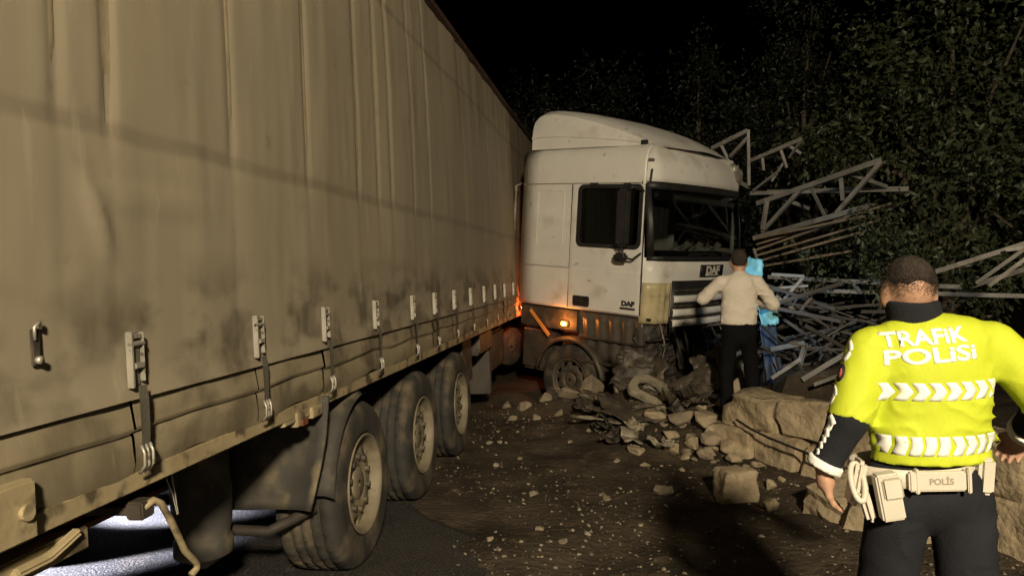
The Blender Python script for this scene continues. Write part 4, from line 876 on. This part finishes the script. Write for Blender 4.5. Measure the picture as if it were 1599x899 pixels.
# ------------------------------------------------------------------ stones, rubble and broken wall
def rough_block(name, size, seed, m, parent=None, loc=(0, 0, 0), rot=(0, 0, 0), amp=.12, cuts=3, smooth=True, bev=.0):
    rr = random.Random(seed); bm = bmesh.new(); bmesh.ops.create_cube(bm, size=1)
    for v in bm.verts: v.co += Vector((rr.uniform(-1, 1), rr.uniform(-1, 1), rr.uniform(-1, 1)))*amp
    bmesh.ops.bevel(bm, geom=bm.edges[:], offset=.07, segments=1, affect='EDGES')
    bmesh.ops.subdivide_edges(bm, edges=bm.edges[:], cuts=cuts, use_grid_fill=True)
    o_ = Vector((seed*3.1, seed*1.7, 0))
    for v in bm.verts:
        n = v.co.normalized(); v.co += n*(.13*mnoise.noise(v.co*2.2+o_)+.06*mnoise.noise(v.co*6+o_))
        v.co = Vector((v.co.x*size[0], v.co.y*size[1], v.co.z*size[2]))
    me = bpy.data.meshes.new(name); bm.to_mesh(me); bm.free()
    if smooth: me.polygons.foreach_set('use_smooth', [True]*len(me.polygons))
    me.materials.append(m); o = link(bpy.data.objects.new(name, me), parent); o.location = loc; o.rotation_euler = rot
    if smooth: e_ = o.modifiers.new('split', 'EDGE_SPLIT'); e_.split_angle = R(38)
    return o
WL = thing('broken_wall', 'low broken wall of beige stone blocks cracked through the middle', 'wall', (2.62, 6.85, 0), (0, 0, R(-58)))
k = 0
for (x, y, z, sx, sy, sz, rz, tl) in ((-.62, -.02, .10, .50, .5, .34, 3, 2), (-.10, .0, .10, .52, .52, .36, -4, -3), (.42, .02, .09, .50, .5, .36, 5, 2), (.92, .10, .10, .46, .5, .36, -7, 3),
        (-.46, .05, .43, .62, .46, .32, -3, 4), (.14, .05, .44, .54, .46, .33, 4, -5), (.66, .10, .42, .48, .46, .30, -5, 3), (1.36, .16, .08, .40, .46, .28, 9, -6)):
    k += 1; rough_block('stone_block', (sx, sy, sz), k, M['stone'], WL, (x, y, z), (R(tl), R(tl*.6), R(rz)), amp=.07)
W2 = thing('broken_wall', 'stretch of stone wall right behind the policeman\'s legs', 'wall', (3.30, 4.75, 0), (0, 0, R(-66)))
for (x, y, z, sx, sy, sz, rz) in ((-.45, 0, .16, .5, .45, .38, 4), (.08, 0, .16, .55, .45, .38, -5), (.62, .0, .16, .5, .45, .36, 3), (-.2, .03, .52, .55, .42, .34, -4), (.4, .02, .52, .6, .42, .34, 5)):
    k += 1; rough_block('stone_block', (sx, sy, sz), k, M['stone'], W2, (x, y, z), (0, R(k % 5-2), R(rz)), amp=.07)
def chipped(name, size, seed, m, loc, rot):       # angular stone: hull of scattered points
    rr = random.Random(seed*7+1); bm = bmesh.new()
    for k_ in range(15):
        d = Vector((rr.gauss(0, 1), rr.gauss(0, 1), rr.gauss(0, 1))).normalized()*rr.uniform(.40, .60); bm.verts.new((d.x*size[0]*1.05, d.y*size[1]*1.05, d.z*size[2]*1.05))
    h = bmesh.ops.convex_hull(bm, input=bm.verts[:]); bmesh.ops.delete(bm, geom=[g_ for g_ in h['geom_interior'] if isinstance(g_, bmesh.types.BMVert)], context='VERTS')
    if max(size) > .1: bmesh.ops.bevel(bm, geom=bm.edges[:], offset=min(size)*.05, segments=1, affect='EDGES')
    me = bpy.data.meshes.new(name); bm.to_mesh(me); bm.free(); me.materials.append(m)
    o = link(bpy.data.objects.new(name, me)); o.location = loc; o.rotation_euler = rot; return o
def single(name, label, cat, size, loc, rot, seed, m='rock', group=None, amp=.14, sink=.25, cuts=2):
    z = gz1(loc[0], loc[1])+size[2]*(.5-sink) if len(loc) == 2 else loc[2]
    if cuts < 3: o = chipped(name, size, seed, M[m], (loc[0], loc[1], z), rot)
    else: o = rough_block(name, size, seed, M[m], None, (loc[0], loc[1], z), rot, amp=amp, cuts=cuts)
    return tag(o, label, cat, group)
single('stone_slab', 'flat tilted stone slab fallen in front of the wall beside the policeman\'s hand', 'stone', (.62, .46, .26), (2.52, 5.48), (R(14), R(-8), R(20)), 41, 'stone', amp=.08, sink=.2, cuts=3)
single('stone_slab', 'thick stone slab fallen against the policeman\'s thigh, lowest of the wall pieces', 'stone', (.50, .40, .26), (2.60, 5.16), (R(10), R(10), R(-25)), 43, 'stone', amp=.08, sink=.2, cuts=3)
single('boulder', 'rounded pale boulder lying alone on the bare dirt', 'stone', (.30, .24, .25), (1.76, 5.93), (0, 0, R(8)), 51, 'stone', amp=.10, sink=.06, cuts=3)
single('stone', 'small wedge-shaped pale stone just beside the round boulder', 'stone', (.16, .12, .10), (1.92, 5.58), (0, R(12), R(30)), 52, 'stone', sink=.1)
single('stone', 'small blocky pale stone between boulder and wall', 'stone', (.12, .10, .10), (2.10, 6.12), (0, R(5), R(12)), 53, 'stone', sink=.1)
for i, (x, y, s) in enumerate(((.72, 9.35, .34), (1.02, 9.42, .42), (.42, 9.55, .26), (.15, 9.3, .2), (1.38, 9.3, .30), (.55, 9.05, .16), (.9, 9.0, .22), (1.25, 8.95, .18), (-.05, 9.6, .22), (.28, 8.8, .13), (.0, 8.9, .12), (1.62, 9.2, .28))):
    single('rock', 'earthy rock piled up against the front wheel of the tractor', 'rock', (s, s*.8, s*.7), (x, y), (R(i*31 % 40), R(i*17 % 30), R(i*53)), 60+i, 'rock', 'rocks banked against the tractor wheel', sink=.3)
for i, (x, y, s, zz) in enumerate(((1.75, 7.9, .26, .1), (2.0, 7.75, .30, .14), (2.2, 7.55, .28, .12), (1.95, 7.35, .24, .08), (1.6, 7.6, .2, .07), (2.12, 7.12, .26, .1), (1.85, 7.1, .17, .05), (2.02, 6.9, .16, .05), (1.5, 8.0, .24, .1), (2.3, 7.95, .32, .2), (1.75, 8.3, .3, .2), (1.3, 7.75, .15, .06), (1.68, 7.28, .13, .04), (2.2, 6.75, .12, .03), (1.45, 7.4, .12, .03), (2.42, 8.2, .35, .25))):
    single('rubble_stone', 'angular stone in the rubble heap at the end of the broken wall', 'stone', (s*1.2, s, s*.62), (x, y, gz1(x, y)+zz*.8), (R(i*23 % 30-15), R(i*41 % 36-18), R(i*67)), 90+i, 'stone' if i % 3 else 'rock', 'rubble stones at the wall end', amp=.16)
for i in range(44):
    x = random.gauss(1.85, .33); y = random.gauss(7.6, .6); s = .05+.14*random.random()**1.6
    single('broken_stone', 'small broken stone spilled from the wall end over the dirt', 'stone', (s*1.3, s, s*.6), (x, y), (random.uniform(-.4, .4), random.uniform(-.4, .4), random.uniform(0, 6)), 400+i, 'stone' if i % 2 else 'rock', 'broken stones spilled from the wall', sink=.25)
for i in range(60):
    x = random.uniform(-.35, 2.4); y = random.uniform(3.6, 8.5); s = .022+.06*random.random()**2.2
    if (x+.61)*EN[0]+(y-5.54)*EN[1] > -.1: x += .8
    single('loose_stone', 'fist-sized loose stone scattered on the bare dirt', 'stone', (s*1.2, s, s*.7), (x, y), (0, 0, random.uniform(0, 6)), 130+i, 'rock' if i % 2 else 'chip', 'loose stones on the dirt', sink=.2, cuts=1)
# gravel
bm = bmesh.new(); bmesh.ops.create_icosphere(bm, subdivisions=1, radius=1); iv = np.array([v.co[:] for v in bm.verts]); jf_ = np.array([[v.index for v in f.verts] for f in bm.faces]); bm.free()
N = 9000; px = rng.uniform(-1.2, 4.2, N); py = 2.9+7*rng.random(N)**1.4
dens = fbm(px, py, 1.1, 3, 77); s_road = (px-E0[0])*EN[0]+(py-E0[1])*EN[1]
keep = (dens > -.12+.25*rng.standard_normal(N)*.5) & (rng.random(N) < np.where(s_road > .1, .25, 1)); px, py = px[keep], py[keep]; n = len(px)
sz = .0035+.011*rng.random(n)**2.5; pz = gz(px, py)+sz*.25
vv_ = iv[None]*(1+.35*rng.standard_normal((n, len(iv), 1)))*sz[:, None, None]*np.array([1.2, 1, .7])
an = rng.uniform(0, 6.28, n); ca, sa = np.cos(an)[:, None], np.sin(an)[:, None]
vx = vv_[..., 0]*ca-vv_[..., 1]*sa+px[:, None]; vy = vv_[..., 0]*sa+vv_[..., 1]*ca+py[:, None]; vz = vv_[..., 2]+pz[:, None]
def big_mesh(name, V, F, m, parent=None):
    me = bpy.data.meshes.new(name); V = np.ascontiguousarray(V, np.float32); F = np.ascontiguousarray(F, np.int32); k_ = F.shape[1]
    me.vertices.add(len(V)); me.vertices.foreach_set('co', V.ravel()); me.loops.add(F.size); me.loops.foreach_set('vertex_index', F.ravel())
    me.polygons.add(len(F)); me.polygons.foreach_set('loop_start', np.arange(0, F.size, k_, dtype=np.int32)); me.update(calc_edges=True); me.validate()
    me.materials.append(m); return link(bpy.data.objects.new(name, me), parent)
mg = mat('gravel', (.17, .14, .1), .9, var=.3, scale=30, bump=0)
nn = mg.node_tree.nodes; ll = mg.node_tree.links; ge = nn.new('ShaderNodeNewGeometry'); ra = nn.new('ShaderNodeValToRGB'); ra.color_ramp.elements[0].color = (.06, .047, .032, 1); ra.color_ramp.elements[1].color = (.30, .26, .19, 1); ra.color_ramp.elements[0].position = .3; ra.color_ramp.elements[1].position = 1.0
ll.new(ge.outputs['Random Per Island'], ra.inputs[0]); ll.new(ra.outputs[0], nn['Principled BSDF'].inputs['Base Color'])
GV = big_mesh('gravel', np.stack([vx, vy, vz], -1).reshape(-1, 3), (jf_[None]+(np.arange(n)*len(iv))[:, None, None]).reshape(-1, 3), mg); tag(GV, 'small gravel and grit strewn over the dirt', 'gravel', kind='stuff')

# ------------------------------------------------------------------ torn-off truck pieces
def crumple(name, label, cat, loc, rot, sx, sy, m, seed, amp=.06, th=.012, n=16, group=None, ragged=.12):
    P = []
    for i in range(n+1):
        row = []
        for j in range(n+1):
            u_ = (i/n-.5); v_ = (j/n-.5); q = Vector((u_*3, v_*3, seed*2.3)); nz_ = mnoise.noise(q)+.5*mnoise.noise(q*2.5)
            e1 = 1+ragged*2*mnoise.noise(Vector((v_*6, seed, 1)))*(abs(u_)*2)**4; e2 = 1+ragged*2*mnoise.noise(Vector((u_*6, seed, 7)))*(abs(v_)*2)**4
            row.append((u_*sx*e1, v_*sy*e2, amp*nz_+amp*1.2*abs(u_)))
        P.append(row)
    b = MB(); b.grid(P); o = b.build(name, M[m], None, smooth=True, fix=False, loc=loc, rot=rot); e_ = o.modifiers.new('split', 'EDGE_SPLIT'); e_.split_angle = R(26); s_ = o.modifiers.new('solid', 'SOLIDIFY'); s_.thickness = th
    return tag(o, label, cat, group)
BF = thing('bumper_fragment', 'torn pale bumper corner with an empty headlamp opening lying in the debris', 'bumper', (1.62, 8.45, .30), (R(28), R(28), R(-18)))
ou = [(-.36, -.10), (-.30, -.2), (.1, -.19), (.36, -.13), (.40, -.02), (.22, .10), (.0, .19), (-.24, .2), (-.36, .1)]; inn = [(-.27, -.06), (-.22, -.10), (-.08, -.11), (.02, -.09), (.03, -.02), (-.02, .06), (-.09, .10), (-.20, .11), (-.27, .05)]
ring_frame(ou, inn, lambda u_, v_, d: (u_, v_, d+.10*math.cos(u_*3)), .0, .05).build('shell', M['wreck_panel'], BF, bevel=.006)
b = MB(); b.lathe([(-.02, .0), (-.02, .06), (.02, .085), (.05, .09)], 16, 'z'); b.build('lamp_bowl', M['galvanised'], BF, loc=(-.13, 0, .03), smooth=True)
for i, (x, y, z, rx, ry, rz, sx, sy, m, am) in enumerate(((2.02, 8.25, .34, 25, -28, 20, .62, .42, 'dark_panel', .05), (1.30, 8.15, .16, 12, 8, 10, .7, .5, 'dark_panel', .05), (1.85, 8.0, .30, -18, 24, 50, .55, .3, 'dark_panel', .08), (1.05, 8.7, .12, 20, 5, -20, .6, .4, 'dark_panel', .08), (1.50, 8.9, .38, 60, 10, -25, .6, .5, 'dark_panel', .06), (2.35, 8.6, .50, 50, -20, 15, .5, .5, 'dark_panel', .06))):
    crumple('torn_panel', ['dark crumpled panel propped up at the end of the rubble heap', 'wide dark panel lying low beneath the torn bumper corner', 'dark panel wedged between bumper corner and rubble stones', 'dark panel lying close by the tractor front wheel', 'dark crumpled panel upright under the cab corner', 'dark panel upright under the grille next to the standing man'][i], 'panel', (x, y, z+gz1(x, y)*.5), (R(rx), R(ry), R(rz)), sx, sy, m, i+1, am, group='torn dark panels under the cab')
crumple('thin_sheet', 'thin pale-edged trim strip lying flat on the dirt before the debris', 'trim', (1.15, 8.02, gz1(1.15, 8.02)+.05), (R(3), R(4), R(-6)), 1.0, .12, 'wreck_panel', 12, .03, .008)
crumple('thin_sheet', 'narrow dark trim strip lying behind the pale-edged one', 'trim', (1.25, 8.22, gz1(1.25, 8.2)+.08), (R(8), R(-4), R(5)), .9, .16, 'dark_panel', 13, .04, .008)
crumple('plastic_shard', 'curled pinkish plastic shard on open dirt', 'plastic', (1.42, 7.22, gz1(1.42, 7.22)+.06), (R(20), R(10), R(-30)), .26, .08, 'wreck_panel', 14, .06, .006, 10)
crumple('plastic_shard', 'small upright plastic shard next to the curled one', 'plastic', (1.50, 7.36, gz1(1.5, 7.36)+.08), (R(60), R(20), R(20)), .12, .08, 'wreck_panel', 15, .03, .006, 8)
for i in range(22):
    x = random.uniform(.9, 2.2); y = random.uniform(7.4, 8.9); s = random.uniform(.08, .2)
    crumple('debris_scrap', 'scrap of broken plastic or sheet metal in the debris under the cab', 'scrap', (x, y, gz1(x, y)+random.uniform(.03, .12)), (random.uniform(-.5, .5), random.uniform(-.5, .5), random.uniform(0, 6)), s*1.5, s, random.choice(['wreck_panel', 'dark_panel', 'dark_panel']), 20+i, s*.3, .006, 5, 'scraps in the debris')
b = MB(); P = [(2.125, 7.150, 0.364), (2.169, 6.900, 0.337), (2.277, 6.700, 0.294), (2.384, 6.450, 0.273), (2.474, 6.300, 0.250), (2.593, 6.100, 0.215), (2.755, 6.000, 0.185)]
b.tube(P, .011, 6); tag(b.build('cable', M['black_plastic'], None, smooth=True), 'black cable slung diagonally across the face of the broken wall', 'cable')
# pale blue sheet and lower panel painted darker for its weak light, behind the man in the shirt
BS = thing('broken_board', 'broken board of light blue and shade-darkened panels on added posts beside the truck front', 'board', (3.02, 9.3, gz1(3.02, 9.3)))
for (n_, p_, r_, a_, c_, m_, sd_, lb_) in (('blue_panel', (2.941, 9.260, 1.769), (R(84), R(6), R(14)), .24, .30, 'blue_sheet', 5, 'bright blue-white scrap at the top of the board'), ('blue_panel', (3.114, 9.250, 1.269), (R(84), R(-9), R(10)), .24, .34, 'blue_sheet', 6, None), ('blue_panel', (2.867, 9.240, 0.596), (R(80), R(20), R(10)), .14, .46, 'blue_sheet', 7, None), ('shaded_blue_panel', (3.183, 9.300, 0.746), (R(86), R(-7), R(12)), .22, .72, 'shaded_blue_panel', 8, 'lower blue panel coloured dark for its weak light')):
    o = crumple(n_, lb_, None, Vector(p_)-BS.location, r_, a_, c_, m_, sd_, .022, .006, 14, None, .10); o.parent = BS
for (x_, h_) in ((-.06, 1.75), (.10, 1.35)):  # posts added to hold up the blue pieces
    b = MB(); b.tube([(x_, .06, -.1), (x_+.01, .06, h_*.5), (x_-.03, .05, h_)], .018, 8); b.build('post', M['dark_steel'], BS, smooth=True)

# ------------------------------------------------------------------ steel trusses and bars
def truss(name, label, chords, braces, w=.06, m='steel_bar'):
    a = Vector(chords[0][0]); t = thing(name, label, 'truss', a)
    for (p, q) in chords: b = MB(); b.angle(Vector(p)-a, Vector(q)-a, w, w*.16); b.build('chord', M[m], t)
    for (p, q) in braces: b = MB(); b.angle(Vector(p)-a, Vector(q)-a, w*.75, w*.14); b.build('brace', M[m], t)
    return t
truss('steel_truss', 'long steel lattice truss raised against the near tree, longest of the wreckage', [((3.744, 11.600, 2.777), (4.813, 9.900, 3.198)), ((3.668, 11.500, 2.246), (4.654, 9.900, 2.600)), ((4.111, 12.200, 3.011), (5.533, 10.600, 2.897))],
      [((3.751, 11.400, 2.338), (4.168, 10.950, 2.942)), ((4.267, 10.850, 2.959), (4.337, 10.500, 2.516)), ((4.414, 10.350, 2.541), (4.805, 9.900, 3.181)), ((3.823, 11.400, 2.808), (3.727, 11.300, 2.372)), ((3.938, 11.400, 2.875), (4.555, 11.700, 2.706)), ((4.551, 10.400, 3.094), (5.310, 10.800, 2.945)), ((4.512, 10.450, 3.074), (4.608, 10.600, 2.746))], .07)
truss('steel_truss', 'bent steel truss sticking up behind the cab roof with an upright end post', [((3.255, 12.400, 3.737), (3.713, 12.000, 3.956)), ((3.368, 12.500, 3.439), (3.740, 12.000, 3.072))], [((3.712, 12.000, 3.966), (3.730, 12.000, 3.092)), ((3.363, 12.300, 3.784), (3.489, 12.300, 3.537)), ((3.491, 12.200, 3.574), (3.713, 12.000, 3.846))], .062)
truss('steel_truss', 'short steel truss with crossed end braces between cab and tree', [((3.810, 12.300, 3.506), (4.418, 11.600, 3.758)), ((3.855, 12.300, 3.001), (4.522, 11.800, 2.972))], [((3.971, 12.100, 3.539), (3.993, 12.100, 3.346)), ((4.184, 11.900, 3.659), (4.287, 11.900, 3.361)), ((4.267, 11.800, 3.693), (4.467, 11.800, 3.565)), ((4.408, 11.600, 3.758), (4.279, 11.800, 3.506)), ((4.265, 11.900, 3.480), (4.093, 12.000, 3.163)), ((4.187, 11.900, 3.331), (3.854, 12.200, 3.032))], .058)
truss('steel_truss', 'steel truss jutting in from the side above the policeman\'s shoulder', [((4.248, 7.600, 1.762), (5.002, 6.900, 2.126)), ((4.501, 7.400, 1.626), (4.934, 6.800, 1.892))], [((4.612, 7.100, 1.968), (5.004, 6.900, 2.021)), ((4.470, 7.300, 1.653), (4.759, 7.000, 1.995)), ((4.531, 7.200, 1.630), (5.002, 6.900, 2.137))], .045)
truss('steel_truss', 'flattened steel truss lying level across the wreckage behind the policeman\'s head', [((3.582, 10.600, 1.675), (5.322, 9.000, 1.573)), ((3.560, 10.400, 1.502), (5.948, 8.800, 1.474))], [((3.778, 10.400, 1.651), (3.966, 10.200, 1.482)), ((4.140, 10.000, 1.632), (3.983, 10.200, 1.482)), ((4.388, 9.800, 1.619), (4.467, 9.700, 1.498)), ((4.923, 9.400, 1.594), (4.656, 9.500, 1.496))], .05)
rb = random.Random(5)
for i, (p, q) in enumerate((((3.574, 11.200, 2.046), (4.685, 10.000, 2.541)), ((3.626, 11.300, 1.972), (4.853, 10.100, 2.421)), ((3.576, 11.000, 1.893), (4.786, 10.100, 2.311)), ((3.544, 11.100, 1.801), (4.607, 10.300, 2.026)), ((3.740, 11.600, 2.152), (5.236, 10.500, 2.684)), ((3.564, 11.000, 2.227), (4.589, 9.900, 2.467)))):
    b = MB(); b.beam(p, q, .10, .03); tag(b.build('plank', M['plank'], None, bevel=.004), ['board directly below the chord of the long raised truss', 'second board down in the stack under the raised truss', 'third board down in the stack under the raised truss', 'lowest and shortest board of the stack under the raised truss', 'hindmost board of the stack, reaching into the tree', 'topmost board of the stack under the raised truss'][i], 'plank', 'boards under the raised truss')
bars = [((3.285, 9.600, 1.719), (3.621, 9.400, 1.697), .05), ((3.621, 9.400, 1.697), (3.350, 9.500, 1.343), .05), ((3.031, 9.500, 2.041), (3.064, 9.300, 1.722), .05), ((3.274, 9.400, 1.451), (3.500, 9.300, 1.258), .05), ((3.501, 9.300, 1.235), (3.640, 9.200, 1.443), .05), ((3.466, 9.400, 1.308), (3.538, 9.300, 1.471), .04), ((3.286, 9.600, 1.541), (3.670, 9.400, 1.578), .04),
        ((3.156, 9.200, 0.812), (3.451, 8.900, 0.920), .08), ((3.451, 8.900, 0.920), (3.379, 8.900, 0.656), .07), ((3.334, 8.700, 0.519), (3.860, 8.600, 0.877), .08), ((3.056, 8.900, 0.505), (3.355, 8.800, 0.743), .06), ((3.387, 8.500, 0.491), (3.961, 8.500, 0.707), .06)]
for i, (p, q, w) in enumerate(bars):
    b = MB(); b.angle(p, q, w*.7, .007); tag(b.build('steel_angle', M['steel_bar'], None), 'pale steel angle bar sticking out of the tangle behind the man in the shirt', 'steel bar', 'pale angle bars in the tangle')
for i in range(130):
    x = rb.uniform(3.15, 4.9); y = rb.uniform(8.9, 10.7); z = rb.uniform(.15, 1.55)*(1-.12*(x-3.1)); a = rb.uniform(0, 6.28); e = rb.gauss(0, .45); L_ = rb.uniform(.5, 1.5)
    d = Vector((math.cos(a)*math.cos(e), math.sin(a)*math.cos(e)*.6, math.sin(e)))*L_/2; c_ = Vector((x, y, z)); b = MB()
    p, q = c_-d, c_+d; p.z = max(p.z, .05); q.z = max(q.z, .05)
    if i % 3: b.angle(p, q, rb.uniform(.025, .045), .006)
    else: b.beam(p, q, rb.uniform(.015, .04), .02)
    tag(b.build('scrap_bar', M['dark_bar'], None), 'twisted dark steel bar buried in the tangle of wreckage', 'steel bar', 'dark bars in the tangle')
tag(rough_block('earth_bank', (2.6, 1.6, .9), 301, M['soil'], None, (4.3, 9.9, .1), (0, 0, R(15)), amp=.12, cuts=5), kind='structure')

# ------------------------------------------------------------------ trees
def leafmat(name, c0, c1):
    m = bpy.data.materials.new(name); m.use_nodes = True; n = m.node_tree.nodes; l = m.node_tree.links; b = n['Principled BSDF']; g = n.new('ShaderNodeNewGeometry'); r_ = n.new('ShaderNodeValToRGB')
    r_.color_ramp.elements[0].color = (*c0, 1); r_.color_ramp.elements[1].color = (*c1, 1); l.new(g.outputs['Random Per Island'], r_.inputs[0]); l.new(r_.outputs[0], b.inputs['Base Color']); b.inputs['Roughness'].default_value = .5; b.inputs['Specular IOR Level'].default_value = .35; M[name] = m
leafmat('leaf', (.018, .028, .012), (.058, .066, .033)); leafmat('leaf_far_shaded', (.009, .013, .008), (.022, .026, .016))  # far trees: shading with distance painted in as darker leaf colours
def mnz(P_, sd_): return np.array([mnoise.noise(Vector(p_)*1.25+Vector((sd_*5., 0, 0))) for p_ in P_])
def tree(name, label, base, blobs, nleaf, leaf, lm, seed):
    rg = np.random.default_rng(seed); t = thing(name, label, 'tree', base); bx, by, bz = base
    blobs = [(np.array(c)-np.array(base), np.array(r)) for c, r in blobs]
    b = MB(); tip = np.mean([c for c, r in blobs], 0); b.tube([(0, 0, -.1), (.05, .03, tip[2]*.35), (tip[0]*.4, tip[1]*.4, tip[2]*.7), tuple(tip)], [.16, .13, .09, .04], 10)
    for c, r in blobs: b.tube([(tip[0]*.2, tip[1]*.2, max(tip[2]*.4, .2)), tuple((c+tip)*.45), tuple(c)], [.07, .045, .015], 6)
    b.build('trunk', M['bark'], t, smooth=True)
    vol = np.array([np.prod(r)**.67 for c, r in blobs]); ks = rg.choice(len(blobs), nleaf//14, p=vol/vol.sum())
    cen = np.array([blobs[k][0] for k in ks]); rad = np.array([blobs[k][1] for k in ks])
    d = rg.standard_normal((len(ks), 3)); d /= np.linalg.norm(d, axis=1)[:, None]; q = rg.random(len(ks))**.30; cl = mnz(cen+d*rad*q[:, None], seed); okk = cl > rg.normal(0, .08, len(cl))+.05; ks, cen, rad, d, q = ks[okk], cen[okk], rad[okk], d[okk], q[okk]
    tw = cen+d*rad*q[:, None]*(1+.16*rg.standard_normal((len(ks), 1)))
    dirs = d*.6+rg.standard_normal((len(ks), 3))*.5+np.array([0, 0, .25]); dirs /= np.linalg.norm(dirs, axis=1)[:, None]
    n_ = len(ks)*14; tw = np.repeat(tw, 14, 0); dirs = np.repeat(dirs, 14, 0); s_ = np.tile(np.linspace(0, 1, 14), len(ks))[:, None]
    p = tw+dirs*s_*leaf*6.5+rg.standard_normal((n_, 3))*leaf*.55
    ax = dirs*.5+rg.standard_normal((n_, 3))*.7-np.array([0, 0, .35]); ax /= np.linalg.norm(ax, axis=1)[:, None]
    sd = np.cross(ax, rg.standard_normal((n_, 3))); sd /= np.linalg.norm(sd, axis=1)[:, None]; nr = np.cross(ax, sd)
    L_ = leaf*(.45+.9*rg.random((n_, 1))); w_ = L_*.24
    V = np.stack([p, p+ax*L_*.5+sd*w_+nr*L_*.10, p+ax*L_-nr*L_*.06, p+ax*L_*.5-sd*w_+nr*L_*.10], 1).reshape(-1, 3); o_ = (np.arange(n_)*4)[:, None]
    F = np.concatenate([o_+np.array([[0, 1, 2]]), o_+np.array([[0, 2, 3]])], 0)
    big_mesh('crown', V, F, M[lm], t); return t
tree('leafy_tree', 'big leafy tree leaning over the wreckage behind the policeman', (6.9, 12.0, 0), [((6.1, 12.0, 3.8), (1.0, .7, 1.1)), ((6.9, 12.0, 5.0), (1.1, .9, 1.1)), ((5.7, 12.2, 2.6), (.8, .6, .6)), ((6.4, 11.2, 2.7), (.9, .7, .8)), ((7.6, 11.6, 3.9), (.9, .9, 1.1)), ((7.9, 11.8, 5.6), (1.0, .9, .9)), ((7.0, 12.2, 6.2), (.7, .7, .6)), ((5.3, 12.4, 3.5), (.5, .5, .5)), ((7.2, 10.6, 2.2), (.8, .7, .7)), ((8.3, 11.6, 2.8), (.9, .8, .9))], 40000, .125, 'leaf', 1)
tree('leafy_tree', 'tall tree of finer foliage standing between the near tree and the cab', (6.0, 15.6, 0), [((4.7, 15.2, 3.8), (.9, .8, 1.0)), ((5.6, 15.5, 5.1), (.9, .8, 1.0)), ((6.5, 15.6, 6.2), (.8, .8, .9)), ((7.2, 15.2, 4.4), (1.1, .9, 1.3)), ((5.6, 15, 2.8), (1.6, 1, 1.2)), ((4.2, 15.4, 2.8), (.8, .8, .9)), ((6.2, 15.8, 7.2), (.6, .6, .5))], 42000, .10, 'leaf_far_shaded', 2)
tree('leafy_tree', 'narrow pointed tree rising over the cab roof', (4.4, 18.4, 0), [((4.45, 18, 5.4), (.45, .5, 1.3)), ((4.7, 18, 4.0), (.9, .8, 1.0)), ((4.4, 18, 6.3), (.3, .3, .5)), ((4.0, 18.3, 4.4), (.5, .6, .7))], 11000, .12, 'leaf_far_shaded', 3)
tree('leafy_tree', 'broad low tree behind the roof of the cab', (1.9, 21, 0), [((.5, 21, 5.3), (.8, .9, 1.3)), ((1.7, 21, 5.1), (1.0, .9, 1.0)), ((2.5, 20.8, 5.8), (.9, .9, 1.2)), ((3.4, 21, 5.2), (.9, .9, 1.0)), ((4.2, 21, 4.3), (.8, .9, 1.0)), ((2.0, 21, 3.6), (2.0, 1.1, 1.0))], 26000, .12, 'leaf_far_shaded', 4)
tree('leafy_shrub', 'leafy shrub growing through the wreckage below the raised truss', (4.9, 9.9, 0), [((4.5, 9.8, 1.75), (.7, .5, .32)), ((5.3, 9.7, 1.6), (.6, .5, .35)), ((5.0, 10, 2.1), (.6, .5, .3))], 7000, .085, 'leaf', 5)
